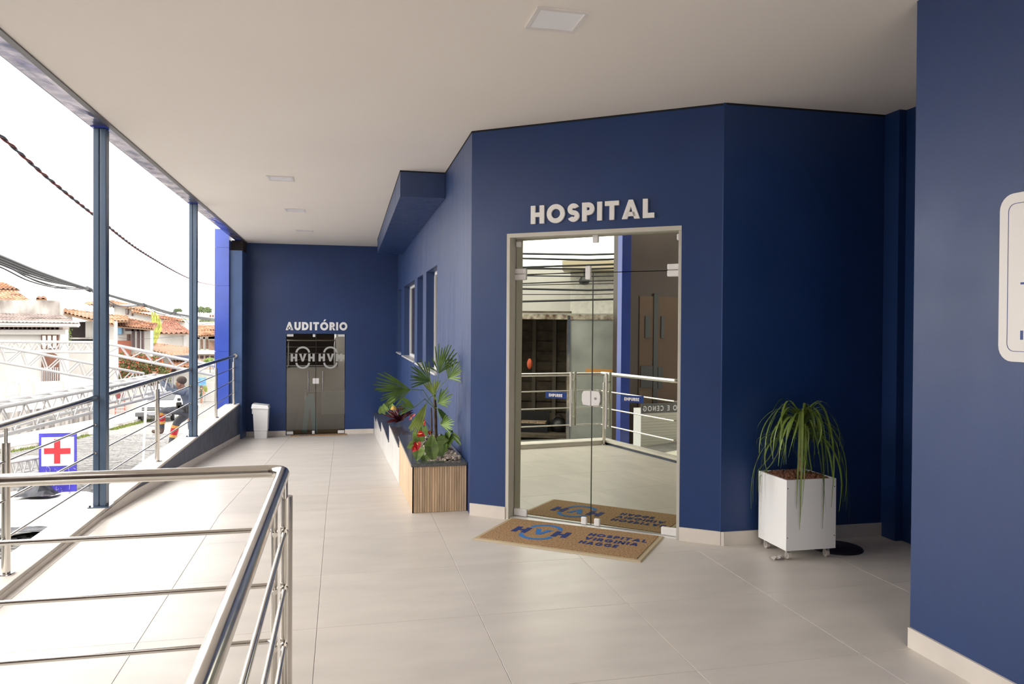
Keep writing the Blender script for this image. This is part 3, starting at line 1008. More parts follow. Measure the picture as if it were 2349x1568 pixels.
# ================================================================== STEPPED PLANTERS
WOODS = M('ribbed_oak_slat', (0.60, 0.43, 0.27), rough=0.6, var=0.28, scale=10, stretch=(3, 3, 0.25), rand=0.22)
WOODB = M('ribbed_oak_backing', (0.16, 0.11, 0.07), rough=0.8)
MARB = M('white_marbled_porcelain', (0.72, 0.70, 0.67), rough=0.25, var=0.10, scale=2.5)
SOIL = M('dark_soil', (0.035, 0.025, 0.018), rough=1.0, bump=0.5, bscale=60)
PEB = M('white_pebble', (0.52, 0.44, 0.36), rough=0.8, var=0.4, scale=30)
slat_me = {}


def slat(parent, o, a, b, h):
    """one vertical slat: corner o, width vector a, depth vector b"""
    MB().obox(o, Vector(a) * 0.86, b, Z * h).build('slat', WOODS, parent)


SEC = [(6.735, 8.52, 0.440, 'wood-clad planter nearest the viewer, with palm and red anthuriums'),
       (8.52, 10.65, 0.330, 'second stepped planter along the blue wall, white side panel'),
       (10.65, 13.20, 0.060, 'third stepped planter along the blue wall, white side and grey granite top'),
       (13.20, 15.40, -0.140, 'fourth stepped planter along the blue wall, white side and grey granite top'),
       (15.40, 16.83, -0.255, 'last and lowest stepped planter against the auditorium wall')]
for i, (a, b, zt, lab) in enumerate(SEC):
    xa, xb = skew(a, 0.618), skew(b, 0.618)
    wa, wb_ = skew(a, 1.108), skew(b, 1.108)
    t = thing('planter', (xa, a, fz(a)), lab, 'planter', 'stepped planters')
    z0a, z0b = fz(a), fz(b)
    b2 = b - 0.003
    MB().hexa([(xa + .012, a + .012, z0a), (wa - .004, a + .012, z0a), (wb_ - .004, b2, z0b), (xb + .012, b2, z0b),
               (xa + .012, a + .012, zt - .03), (wa - .004, a + .012, zt - .03), (wb_ - .004, b2, zt - .03), (xb + .012, b2, zt - .03)]).build('body', WOODB if i == 0 else MARB, t)
    if i == 0:
        n = 22
        w = (wa - xa - 0.004) / n
        for k in range(n):
            slat(t, (xa + w * k, a, 0.002), (w, 0, 0), (0, 0.012, 0), zt - 0.032)
        n = 74
        w = (b2 - a) / n
        for k in range(n):
            y_ = a + w * k
            z_ = max(fz(y_), fz(y_ + w)) + 0.002
            MB().obox((skew(y_, 0.618), y_, z_), (0, w * 0.86, 0), (0.012, 0, 0), Z * (zt - 0.032 - z_)).build('slat', WOODS, t)
    else:
        n = 3
        for k in range(n):
            y_, y2_ = a + (b2 - a) * k / n, a + (b2 - a) * (k + 1) / n
            MB().hexa([(skew(y_, .618), y_ + .001, fz(y_) + .002), (skew(y_, .632), y_ + .001, fz(y_) + .002), (skew(y2_, .632), y2_ - .001, fz(y2_) + .002), (skew(y2_, .618), y2_ - .001, fz(y2_) + .002),
                       (skew(y_, .618), y_ + .001, zt - .031), (skew(y_, .632), y_ + .001, zt - .031), (skew(y2_, .632), y2_ - .001, zt - .031), (skew(y2_, .618), y2_ - .001, zt - .031)]).build('side_panel', MARB, t)
    # granite coping
    def cop(x0, x1, y_, y2_, nm='granite_top'):
        MB().hexa([(skew(y_, x0), y_, zt - .03), (skew(y_, x1), y_, zt - .03), (skew(y2_, x1), y2_, zt - .03), (skew(y2_, x0), y2_, zt - .03),
                   (skew(y_, x0), y_, zt), (skew(y_, x1), y_, zt), (skew(y2_, x1), y2_, zt), (skew(y2_, x0), y2_, zt)]).build(nm, GRANITE, t, bevel=0.004)
    if i == 0:
        cop(0.606, 1.108, a - 0.012, a + 0.10)
        cop(0.606, 0.755, a + 0.10, b2)
        cop(1.07, 1.108, a + 0.10, b2)
        cop(0.755, 1.07, b2 - 0.15, b2)
        boxo('soil', SOIL, t, skew(a, .755), a + .10, zt - 0.032, 1.075, b2 - .15, zt - 0.022)
    else:
        cop(0.606, 1.108, a, b2)

# pebbles
mb = MB()
for k in range(900):
    x = rnd.uniform(0.775, 1.065)
    y_ = rnd.uniform(6.85, 8.34)
    if y_ > 7.6 and rnd.random() < 0.6:
        y_ = rnd.uniform(6.85, 7.5)
    r = rnd.uniform(0.008, 0.016)
    mb.ball((x, y_, 0.425 + rnd.uniform(0, 0.022) + (0.035 * rnd.random() if x > 0.93 else 0)), r, r * rnd.uniform(.7, 1.2), r * .75, 6, 4)
tag(mb.build('pebbles', PEB, None, smooth=True), 'pale pebbles covering the soil of the nearest planter', 'pebbles', kind='stuff')

# ------------------------------------------------------------------ plants
PALMG = M('palm_leaf_green', (0.165, 0.275, 0.045), rough=0.45, var=0.35, scale=9, rand=0.15, spec=0.4)
PALMG2 = M('young_leaf_green', (0.30, 0.38, 0.08), rough=0.45, var=0.3, scale=8, rand=0.15)
ANTH = M('anthurium_leaf', (0.23, 0.35, 0.09), rough=0.4, var=0.45, scale=14, rand=0.45)
REDF = M('red_flower', (0.50, 0.010, 0.018), rough=0.3)
YELF = M('yellow_flower', (0.70, 0.45, 0.10), rough=0.6, var=0.3, scale=40)
BROM = M('dark_red_bromeliad', (0.085, 0.008, 0.012), rough=0.4, var=0.5, scale=25)


def blade(mb, p0, p1, w, droop=0.05, n=5, side=None, mi=0, fold=0.25, tipw=0.15, w0=0.35, peak=0.33):
    """a narrow leaf from p0 to p1, width w, sagging by droop"""
    p0, p1 = Vector(p0), Vector(p1)
    d = p1 - p0
    s = side if side is not None else d.cross(Vector((0.0, -1, 0.25)))
    s = Vector(s)
    if s.length < 1e-5:
        s = Vector((1, 0, 0))
    s.normalize()
    nn = s.cross(d).normalized()
    vs, fs = [], []
    for i in range(n + 1):
        t_ = i / n
        c = p0 + d * t_ - Vector((0, 0, droop)) * (t_ * t_ - t_ * 0.3)
        ww = w * (w0 + (1 - w0) * min(1, t_ / peak)) if t_ < 0.6 else w * (1 - (t_ - 0.6) / 0.4 * (1 - tipw))
        vs += [c - s * ww / 2 + nn * ww * fold, c, c + s * ww / 2 + nn * ww * fold]
    for i in range(n):
        a = i * 3
        fs += [(a, a + 1, a + 4, a + 3), (a + 1, a + 2, a + 5, a + 4)]
    return mb.add(vs, fs, mi)


palm = thing('fan_palm', (0.90, 7.35, 0.43), 'slender fan palm with brown stems rising from the nearest planter', 'plant')
PY = 7.35
tb, tm, tt = at(1001, 1032, PY), at(999, 960, PY), at(997, 905, PY)
MB().tube([tb, tm, tt], [0.017, 0.016, 0.011], 10).build('stem', BARK, palm, smooth=True)
MB().tube([at(990, 1028, PY - .05), at(990, 965, PY - .05), at(989, 935, PY - .05)], [0.010, 0.009, 0.006], 8).build('stem', BARK, palm, smooth=True)
FANS = [  # hub px, hub Y, tips [(px, py, Y)...], leaflets, stem origin
    ((1007, 856), 7.25, [(981, 836, 7.15), (1000, 789, 7.2), (1018, 790, 7.3), (1032, 788, 7.35), (1048, 806, 7.4), (1050, 828, 7.4)], 9),
    ((1028, 868), 7.30, [(1020, 812, 7.35), (1040, 808, 7.3), (1056, 826, 7.2), (1060, 842, 7.15), (1059, 855, 7.1), (1056, 872, 7.05)], 8),
    ((986, 874), 7.15, [(983, 824, 7.1), (962, 822, 7.0), (944, 836, 6.95), (944, 855, 6.9), (938, 866, 6.9), (943, 886, 6.95)], 9),
    ((942, 893), 6.95, [(905, 930, 6.8), (877, 921, 6.7), (873, 905, 6.7), (858, 890, 6.65), (857, 879, 6.65), (866, 857, 6.7), (876, 848, 6.75)], 12),
    ((950, 934), 6.95, [(914, 951, 6.9), (911, 928, 6.85), (916, 914, 6.9), (929, 909, 6.95)], 5),
    ((979, 923), 7.05, [(935, 980, 6.85), (944, 990, 6.8), (957, 992, 6.8), (968, 975, 6.85)], 7),
    ((1004, 925), 7.25, [(1013, 888, 7.3), (1026, 886, 7.2), (1038, 900, 7.15), (1036, 918, 7.1), (1028, 930, 7.15)], 6),
    ((1011, 974), 7.2, [(1022, 949, 7.2), (1034, 952, 7.1), (1041, 964, 7.05), (1041, 979, 7.0), (1032, 990, 7.0)], 6),
    ((995, 908), 7.2, [(968, 873, 7.1), (980, 862, 7.2), (1000, 868, 7.3), (1010, 868, 7.3)], 5),
    ((1002, 935), 7.35, [(1020, 945, 7.5), (1030, 960, 7.5), (1024, 975, 7.45)], 4),
]
for (hx, hy), hY, tips, n in FANS:
    n = n + 3
    hub = at(hx, hy, hY)
    pts = [at(*q) for q in tips]
    mb = MB()
    for k in range(n):
        f_ = k / (n - 1) * (len(pts) - 1)
        i0 = min(int(f_), len(pts) - 2)
        tp = pts[i0].lerp(pts[i0 + 1], f_ - i0)
        tp = hub + (tp - hub) * rnd.uniform(0.92, 1.04)
        blade(mb, hub, tp, rnd.uniform(0.0145, 0.019), droop=rnd.uniform(0.0, 0.03), fold=0.20, tipw=0.5, w0=0.06, peak=0.6)
    leaf = mb.build('fan_leaf', PALMG2 if rnd.random() < 0.25 else PALMG, palm, smooth=False)
    MB().tube([tt.lerp(tm, rnd.random() * 0.6), tt.lerp(hub, 0.5) + Vector((0, 0, 0.02)), hub], 0.0032, 6).build('petiole', PALMG, palm)


def heart(mb, c, u_, v_, s, cup=0.15, mi=0):
    """heart shaped leaf, stalk end at c, tip towards v_"""
    c, u_, v_ = Vector(c), Vector(u_).normalized(), Vector(v_).normalized()
    nn = u_.cross(v_)
    half = [(0, 0), (0.22, -0.16), (0.44, -0.08), (0.52, 0.16), (0.44, 0.46), (0.24, 0.78), (0, 1.05)]
    cen = [(0, 0), (0, -0.02), (0, 0.05), (0, 0.22), (0, 0.46), (0, 0.76), (0, 1.05)]
    for sg in (-1, 1):
        vs, fs = [], []
        for (a, b), (a2, b2) in zip(half, cen):
            vs.append(c + u_ * a * sg * s + v_ * b * s + nn * (a * cup - 0.25 * b * b * cup) * s)
            vs.append(c + v_ * b2 * s - nn * 0.25 * b2 * b2 * cup * s)
        for i in range(6):
            q = (2 * i, 2 * i + 1, 2 * i + 3, 2 * i + 2)
            fs.append(q if sg < 0 else q[::-1])
        mb.add(vs, fs, mi)
    return mb


an = thing('anthurium', at(962, 1048, 6.95), 'red anthurium with pale heart-shaped leaves at the front of the nearest planter', 'plant')
base = at(968, 1052, 7.0)
LEAV = [((955, 1003), 6.98, (-0.35, 0.55), 0.135), ((958, 1042), 6.88, (-0.15, -0.9), 0.125), ((990, 1012), 6.95, (0.1, 0.9), 0.14),
        ((992, 1040), 6.88, (0.2, -0.95), 0.15), ((943, 1022), 6.95, (-0.8, -0.3), 0.09), ((975, 1055), 6.9, (0.0, -0.7), 0.10),
        ((972, 985), 7.1, (0.2, 0.9), 0.11), ((1010, 1035), 7.0, (0.5, -0.8), 0.12), ((1016, 1010), 7.1, (0.9, 0.1), 0.11)]
for (lx_, ly_), lY, (du, dv), s in LEAV:
    c = at(lx_, ly_, lY)
    v_ = Vector((du, -0.25, dv)).normalized()
    u_ = v_.cross(Vector((0, -1, 0.25))).normalized()
    heart(MB(), c - v_ * s * 0.40, u_, v_, s * 0.86, cup=0.3).build('leaf', ANTH, an)
    MB().tube([base, (base + c) / 2 + Vector((0, 0, .03)), c - v_ * s * 0.45], 0.003, 5).build('stalk', ANTH, an)
for (lx_, ly_), lY, (du, dv), s in (((966, 996), 6.93, (0.95, -0.2), 0.062), ((957, 1022), 6.85, (0.05, -1.0), 0.068), ((950, 1030), 6.86, (-0.6, -0.7), 0.05), ((972, 968), 7.05, (0.3, 0.9), 0.045), ((985, 992), 7.1, (-0.5, 0.6), 0.04)):
    c = at(lx_, ly_, lY)
    v_ = Vector((du, -0.35, dv)).normalized()
    u_ = v_.cross(Vector((0, -0.8, 0.5))).normalized()
    fl_ = heart(MB(), c - v_ * s * 0.4, u_, v_, s, cup=0.4).build('flower', REDF, an)
    MB().tube([c - v_ * s * .35, c + Vector((0.006, -0.025, 0.012))], [0.005, 0.003], 6).build('spadix', YELF, fl_)
    MB().tube([base, (base + c) / 2, c - v_ * s * 0.4], 0.0025, 5).build('stalk', ANTH, an)
# strap-leaved plant behind
sp = thing('leafy_plant', (1.0, 7.5, 0.44), 'dark strap-leaved plant arching at the right of the nearest planter', 'plant')
b0 = at(1022, 1030, 7.35)
for (px, py, pY, w) in ((1059, 1020, 7.15, 0.035), (1056, 1005, 7.2, 0.03), (1000, 1050, 7.0, 0.05), (1018, 1055, 7.0, 0.055), (1040, 990, 7.4, 0.03), (1030, 1000, 7.2, 0.05), (1008, 1012, 7.2, 0.05)):
    tip = at(px, py, pY)
    mid = (b0 + tip) / 2 + Vector((0, 0, 0.10))
    mb = MB()
    blade(mb, b0, mid, w, 0, n=3, tipw=0.95)
    blade(mb, mid, tip, w * 0.95, 0.02, n=4, w0=1.0, tipw=0.1)
    mb.build('leaf', PALMG, sp)

br = thing('bromeliad', at(915, 967, 10.3), 'dark red bromeliad with yellow bloom in the second planter', 'plant')
bc = at(918, 966, 10.3)
for k in range(22):
    a = rnd.uniform(0, 2 * math.pi)
    L = rnd.uniform(0.12, 0.24)
    tip = bc + Vector((math.cos(a) * L, math.sin(a) * L * 0.7, rnd.uniform(0.02, 0.22)))
    blade(MB(), bc + Vector((0, 0, .01)), tip, 0.035, droop=0.06, n=5).build('leaf', BROM, br)
fb = MB()
for k in range(26):
    a, e2 = rnd.uniform(0, 6.28), rnd.uniform(0, 1.2)
    p = at(903, 938, 10.15) + Vector((math.cos(a) * math.cos(e2), math.sin(a) * math.cos(e2), math.sin(e2) * 1.2)) * 0.028
    fb.ball(p, 0.012, 0.012, 0.016, 6, 4)
fb.build('bloom', YELF, br, smooth=True)
rb_ = MB()
for k in range(60):
    a, e2 = rnd.uniform(0, 6.28), rnd.uniform(-0.3, 1.4)
    p = at(920, 942, 10.25) + Vector((math.cos(a) * math.cos(e2) * .06, math.sin(a) * math.cos(e2) * .06, math.sin(e2) * .05))
    rb_.ball(p, 0.012, 0.012, 0.012, 5, 4)
rb_.build('bloom', M('crimson_bloom', (0.11, 0.006, 0.01), rough=0.5), br, smooth=True)
for (px, py, g) in ((893, 915, 0), (884, 925, 0), (898, 905, 0), (876, 930, 0), (901, 922, 0)):
    heart(MB(), at(px, py + 16, 10.6), (1, 0.1, 0), (rnd.uniform(-.3, .3), -0.2, 1), 0.10).build('leaf', ANTH, br)
    MB().tube([bc, at(px, py + 16, 10.6)], 0.004, 5).build('stalk', ANTH, br)
pf = thing('pink_flower', at(946, 965, 9.6), 'small pink and yellow flower between the palm and the bromeliad', 'flower')
fo = at(944, 955, 9.6)
blade(MB(), fo, at(953, 948, 9.55), 0.03, 0).build('petal', M('pink_petal', (0.75, 0.18, 0.16), rough=0.5), pf)
blade(MB(), fo, at(938, 951, 9.55), 0.03, 0).build('petal', YELF, pf)
blade(MB(), fo, at(939, 963, 9.6), 0.03, 0).build('petal', M('pink_petal', (0.75, 0.18, 0.16)), pf)
MB().tube([fo, at(946, 972, 9.62), Vector((at(946, 972, 9.62).x, 9.62, 0.331))], 0.004, 5).build('stalk', ANTH, pf)

# ------------------------------------------------------------------ white box on casters
X0, X1, Y0, Y1, ZB0, ZB1 = 3.103, 3.503, 4.835, 5.205, 0.072, 0.578
pbx = thing('planter_box', (3.30, 5.02, 0), 'white square planter box on casters in the recess', 'planter')
th = 0.016
boxo('panel', WHITE, pbx, X0, Y0, ZB0, X1, Y0 + th, ZB1)
boxo('panel', WHITE, pbx, X0, Y1 - th, ZB0, X1, Y1, ZB1)
boxo('panel', WHITE, pbx, X0, Y0 + th, ZB0, X0 + th, Y1 - th, ZB1)
boxo('panel', WHITE, pbx, X1 - th, Y0 + th, ZB0, X1, Y1 - th, ZB1)
boxo('bottom', WHITE, pbx, X0 + th, Y0 + th, ZB0, X1 - th, Y1 - th, ZB0 + 0.016)
boxo('soil', SOIL, pbx, X0 + th, Y0 + th, 0.50, X1 - th, Y1 - th, 0.553)
CASTM = M('clear_caster_plastic', (0.55, 0.50, 0.45), rough=0.2, spec=0.6)
for cx_, cy_ in ((X0 + .045, Y0 + .045), (X1 - .045, Y0 + .045), (X0 + .045, Y1 - .045), (X1 - .045, Y1 - .045)):
    c_ = MB().box(cx_ - .02, cy_ - .02, ZB0 - .004, cx_ + .02, cy_ + .02, ZB0).box(cx_ - .018, cy_ - .012, .022, cx_ - .014, cy_ + .012, ZB0 - .004).box(cx_ + .014, cy_ - .012, .022, cx_ + .018, cy_ + .012, ZB0 - .004).build('caster', ALU, pbx)
    MB().cyl((cx_ - .012, cy_, .026), (cx_ + .012, cy_, .026), .026, 18).build('wheel', CASTM, c_, smooth=True)
for sx_, sz_ in ((X0 + .01, 0.52), (X1 - .012, 0.52), (X0 + .01, 0.165), (X1 - .012, 0.165)):
    MB().cyl((sx_, Y0 - .001, sz_), (sx_, Y0 + .004, sz_), .004, 8).build('screw', DARK, pbx)
mb = MB()
CLAY = M('expanded_clay_ball', (0.20, 0.085, 0.045), rough=0.9, var=0.4, scale=40)
for k in range(620):
    r = rnd.uniform(0.008, 0.013)
    x, y_ = rnd.uniform(X0 + .03, X1 - .03), rnd.uniform(Y0 + .03, Y1 - .03)
    d_ = math.hypot(x - 3.3, y_ - 5.02)
    mb.ball((x, y_, 0.560 + max(0, .02 - d_ * .08) + rnd.uniform(0, .012)), r, r, r, 7, 5)
tag(mb.build('clay_pebbles', CLAY, None, smooth=True), 'brown expanded clay balls filling the white planter box', 'pebbles', kind='stuff')

PONY = M('ponytail_leaf', (0.16, 0.235, 0.035), rough=0.4, var=0.3, scale=12, rand=0.3)
pp = thing('ponytail_palm', (3.345, 5.03, 0.56), 'ponytail palm with long drooping strap leaves in the white planter box', 'plant')
MB().tube([(3.375, 5.03, .555), (3.35, 5.03, .63), (3.338, 5.03, .74), (3.34, 5.03, .86), (3.345, 5.03, 1.0)], [.032, .021, .017, .017, .012], 12).build('trunk', M('pinkish_trunk', (0.24, 0.15, 0.095), rough=0.8, var=0.4, scale=40), pp, smooth=True)
boxo('support_stake', ALU, pp, 3.33, 4.985, .56, 3.338, 4.993, .63)
for k in range(108):
    ph = 2 * math.pi * ((k * 0.618) % 1) + rnd.uniform(-.2, .2)
    lev = rnd.random()
    zc = 0.82 + 0.20 * lev
    Rm = rnd.uniform(0.16, 0.37)
    long_ = rnd.random() < 0.24
    if long_:
        Rm = rnd.uniform(0.29, 0.40)
    rise = rnd.uniform(0.03, 0.13) + 0.05 * lev
    ze = rnd.uniform(0.20, 0.45) if long_ else rnd.uniform(0.60, 0.84)
    if not long_ and Rm < 0.24:
        ze = rnd.uniform(0.66, 0.9)
    if math.cos(ph) < -0.3:
        Rm *= 1.15
    n = 14
    w = rnd.uniform(0.012, 0.019)
    vs, fs = [], []
    cw = rnd.uniform(-0.6, 0.6)
    pts = []
    for i in range(n + 1):
        q = i / n
        r = Rm * (1 - (1 - q) ** 1.75) * (1 - 0.10 * max(0, q - .7) / .3)
        zz = zc + rise * math.sin(min(1, q * 2.2) * math.pi / 2) - (zc + rise - ze) * max(0, (q - 0.22) / 0.78) ** 1.45
        a = ph + cw * q * q * 0.6
        yb = 5.02 + (r * math.sin(a)) * (0.50 if math.sin(a) > 0 else 0.80)
        p = Vector((3.345 + r * math.cos(a), min(yb, YR - 0.03), zz))
        pts.append((p, a + q * 2.2 * cw))

    def push(p):
        if p.z < 0.605 and X0 - .012 < p.x < X1 + .012 and Y0 - .012 < p.y < Y1 + .012:
            dl, dr, df = p.x - X0, X1 - p.x, p.y - Y0
            m_ = min(dl, dr, df)
            if m_ == df:
                p.y = Y0 - 0.014
            elif m_ == dl:
                p.x = X0 - 0.014
            else:
                p.x = X1 + 0.014

    for p, _ in pts:
        push(p)
    for _ in range(3):
        sm = [p.copy() for p, _ in pts]
        for i in range(1, n):
            pts[i][0].xy = (sm[i - 1].xy + sm[i].xy * 2 + sm[i + 1].xy) / 4
        for p, _ in pts[1:]:
            push(p)
    for i, (p, tw) in enumerate(pts):
        q = i / n
        s = Vector((-math.sin(tw), math.cos(tw), 0.15)).normalized()
        ww = w * (0.6 + 0.4 * min(1, q * 4)) * (1 if q < 0.5 else (1 - (q - 0.5) / 0.5 * 0.85))
        vs += [p - s * ww / 2, p + s * ww / 2]
    for i in range(n):
        fs.append((2 * i, 2 * i + 1, 2 * i + 3, 2 * i + 2))
    MB().add(vs, fs).build('leaf', PONY, pp, smooth=True)
for px, py, qx, qy in ((1830, 945, 1790, 918), (1832, 950, 1862, 926), (1826, 948, 1775, 936)):
    blade(MB(), at(px, py + 10, 5.03), at(qx, qy, 5.0), 0.006, 0.03).build('leaf', PONY, pp)
MB().lathe([(0.0, 0.030), (0.012, 0.030), (0.022, 0.012), (0.185, 0.010), (0.190, 0.005), (0.190, 0.0), (0, 0)], (3.665, 5.05, 0), 36).build('tmp', DARK)
o = bpy.data.objects['tmp']
o.name = 'round_base'
tag(o, 'flat round black metal base lying behind the white planter box', 'stand base')
# crumpled clear plastic scrap by the caster
vs, fs = [], []
for i in range(6):
    for j in range(4):
        vs.append((3.02 + i * 0.022 + rnd.uniform(-.008, .008), 4.86 + j * 0.02 + rnd.uniform(-.008, .008), 0.004 + rnd.uniform(0, 0.022) * (1 if 0 < i < 5 else .3)))
for i in range(5):
    for j in range(3):
        fs.append((i * 4 + j, (i + 1) * 4 + j, (i + 1) * 4 + j + 1, i * 4 + j + 1))
tag(MB().add(vs, fs).build('plastic_scrap', M('clear_plastic_film', (0.55, 0.50, 0.46), rough=0.15, spec=0.7)), 'crumpled clear plastic scrap on the floor by the front caster', 'litter')

# ================================================================== STREET
def sz(Y):
    return -0.09 * Y if Y < 30 else -2.7 - 0.06 * (Y - 30)


def strip(mb, x0, x1, ys, dz=0.0, thick=0.0):
    vs, fs = [], []
    for y_ in ys:
        vs += [(x0, y_, sz(y_) + dz), (x1, y_, sz(y_) + dz)]
    for i in range(len(ys) - 1):
        fs.append((2 * i, 2 * i + 1, 2 * i + 3, 2 * i + 2))
    mb.add(vs, fs)
    return mb


YS = [-30, -10, 0, 10, 20, 30, 45, 60, 80, 110, 160]
st_ = struct(strip(MB(), -60, -2.24, YS, -0.02).build('ground_street', STREETM), 'sloping grey cobbled street')
struct(MB().box(-2.24, -2.6, -0.7, -0.29, 3.28, -0.30).build('ground_entry', CONC), 'sunken entry paving inside the near railing')
struct(MB().box(-60, 160, -80, 200, 700, -12.5).build('ground_valley', M('far_green_ground', (0.20, 0.22, 0.15), rough=1, var=0.3, scale=0.05)), 'valley floor beyond the houses')
mb = MB()
y_ = 6.5
row = 0
while y_ < 34:
    l = 0.17 if y_ < 20 else 0.26
    x = -10.15 + (row % 2) * 0.08
    while x < -2.5:
        w = l * rnd.uniform(0.8, 1.15)
        a, b, c = 0.012, rnd.uniform(0.004, 0.018), 0.025
        z0, z1 = sz(y_), sz(y_ + l * .8)
        vs = [(x + a, y_ + a, z0 - .02), (x + w - a, y_ + a, z0 - .02), (x + w - a, y_ + l * .8 - a, z1 - .02), (x + a, y_ + l * .8 - a, z1 - .02),
              (x + c, y_ + c, z0 + b), (x + w - c, y_ + c, z0 + b), (x + w - c, y_ + l * .8 - c, z1 + b), (x + c, y_ + l * .8 - c, z1 + b)]
        mb.add(vs, [(4, 5, 6, 7), (0, 1, 5, 4), (1, 2, 6, 5), (2, 3, 7, 6), (3, 0, 4, 7)])
        x += w
    y_ += l * 0.8
    row += 1
cb = mb.build('cobbles', ASPH, st_)
cb['kind'] = 'stuff'
# far pavement, kerb, grass
pv = struct(strip(MB(), -13.2, -10.35, [20, 30, 45, 62], 0.10).build('ground_pavement', CONC), 'pale pavement across the street')
mb = MB()
strip(mb, -10.36, -10.2, [20, 30, 45, 62], 0.115)
for a, b in ((20, 30), (30, 45), (45, 62)):
    mb.hexa([(-10.36, a, sz(a) - .05), (-10.2, a, sz(a) - .05), (-10.2, b, sz(b) - .05), (-10.36, b, sz(b) - .05), (-10.36, a, sz(a) + .115), (-10.2, a, sz(a) + .115), (-10.2, b, sz(b) + .115), (-10.36, b, sz(b) + .115)])
mb.build('kerb', WALLSTAIN, pv)
mb = MB()
for k in range(1500):
    yy = rnd.choice([rnd.uniform(26, 34), rnd.uniform(37, 44)])
    x = rnd.uniform(-10.2, -9.85)
    h_ = rnd.uniform(0.03, 0.10)
    p = Vector((x, yy, sz(yy) - 0.02))
    blade(mb, p, p + Vector((rnd.uniform(-.04, .04), rnd.uniform(-.04, .04), h_)), 0.03, 0, n=2)
tag(mb.build('kerb_grass', GRASS, None), 'tufts of grass growing along the far kerb', 'grass', kind='stuff')

# retaining wall with streaks, and railing wall above
mb = MB()
for a, b in ((24, 30), (30, 44.9)):
    mb.hexa([(-13.0, a, sz(a) - .3), (-12.7, a, sz(a) - .3), (-12.7, b, sz(b) - .3), (-13.0, b, sz(b) - .3),
             (-13.0, a, sz(a) + 1.02), (-12.7, a, sz(a) + 1.02), (-12.7, b, sz(b) + 1.02), (-13.0, b, sz(b) + 1.02)])
tag(mb.build('retaining_wall', WALLDIRTY, None), 'low retaining wall with black streaks across the street', 'wall')
fe = thing('street_fence', (-12.85, 30, sz(30) + 1.0), 'white street wall with iron bar openings in front of the white house', 'fence')
FW = WALLWHITE
for k, (a, b, kind) in enumerate(((27.0, 30.8, 0), (30.8, 34.6, 1), (34.6, 35.2, 0), (35.2, 36.0, 1), (36.0, 36.6, 0), (36.6, 39.6, 1), (39.6, 41.0, 0), (41.0, 44.8, 0))):
    za, zb_ = sz(a) + 1.02, sz(b) + 1.02
    ha = 1.15
    if kind == 0:
        MB().hexa([(-12.95, a, za), (-12.75, a, za), (-12.75, b, zb_), (-12.95, b, zb_), (-12.95, a, za + ha + .2), (-12.75, a, za + ha + .2), (-12.75, b, zb_ + ha + .2), (-12.95, b, zb_ + ha + .2)]).build('pier', FW, fe)
    else:
        MB().hexa([(-12.95, a, za), (-12.75, a, za), (-12.75, b, zb_), (-12.95, b, zb_), (-12.95, a, za + .25), (-12.75, a, za + .25), (-12.75, b, zb_ + .25), (-12.95, b, zb_ + .25)]).build('low_wall', FW, fe)
        mb = MB()
        n = int((b - a) / 0.11)
        for i in range(n):
            yy = a + (b - a) * (i + .5) / n
            zz = za + (zb_ - za) * (i + .5) / n
            mb.bar((-12.85, yy, zz + .25), (-12.85, yy, zz + ha), 0.025, 0.025, up=(1, 0, 0))
        mb.bar((-12.85, a, za + ha), (-12.85, b, zb_ + ha), 0.04, 0.04)
        mb.bar((-12.85, a, za + ha * .6), (-12.85, b, zb_ + ha * .6), 0.03, 0.03)
        o = mb.build('iron_bars', TRUSSW, fe)
        o['kind'] = 'stuff'
        boxo('yard_shade_sheet', M('yard_shade_tone', (0.40, 0.36, 0.32), rough=0.9, var=0.3, scale=1), fe, -14.2, a, za - .3, -14.1, b, za + ha)  # darker sheet behind the bars stands for shade in the yard


# ================================================================== HOUSES
def pxb(name, mat, parent, x0, y0, x1, y1, Y, depth, bevel=0):
    """box whose front face at depth Y spans the sight lines x0..x1, y0..y1"""
    p, q = at(x0, y1, Y), at(x1, y0, Y)
    return boxo(name, mat, parent, p.x, Y, p.z, q.x, Y + depth, q.z, bevel)


def roofq(parent, el, er, rr, rl, mat, pitch=0.22, rows=0.40, amp=0.05, name='roof_tiles', th=0.06, deck=None):
    """barrel tiled slope: eave left/right, ridge right/left"""
    el, er, rr, rl = Vector(el), Vector(er), Vector(rr), Vector(rl)
    W = max((er - el).length, (rr - rl).length)
    L = ((rl + rr) / 2 - (el + er) / 2).length
    nc = max(2, int(W / pitch))
    nr = max(2, int(L / rows))
    nn = (er - el).cross(rl - el).normalized()
    if nn.z < 0:
        nn = -nn
    prof = [0, .7, 1, .7, 0, -.25]
    vs, fs = [], []
    cols = nc * 6 + 1
    for j in range(nr):
        for top in (0, 1):
            v_ = (j + top) / nr
            a, b = el.lerp(rl, v_), er.lerp(rr, v_)
            lift = th * 0.6 * (1 - top)
            jit = [rnd.uniform(-.25, .25) * amp for _ in range(nc + 1)]
            for i in range(cols):
                u_ = i / (cols - 1)
                vs.append(a.lerp(b, u_) + nn * (prof[i % 6] * amp + lift + jit[i // 6]))
    for j in range(nr * 2 - 1):
        for i in range(cols - 1):
            fs.append((j * cols + i, j * cols + i + 1, (j + 1) * cols + i + 1, (j + 1) * cols + i))
    o = MB().add(vs, fs).build(name, mat, parent)
    o['kind'] = 'stuff'
    d_ = nn * -0.10
    MB().add([el, er, rr, rl, el + d_, er + d_, rr + d_, rl + d_], [(0, 1, 2, 3), (7, 6, 5, 4), (0, 4, 5, 1), (1, 5, 6, 2), (2, 6, 7, 3), (3, 7, 4, 0)]).build('roof_deck', deck or M('roof_timber', (0.20, 0.12, 0.07), rough=0.9), parent)
    return o


HG = 'houses across the street'
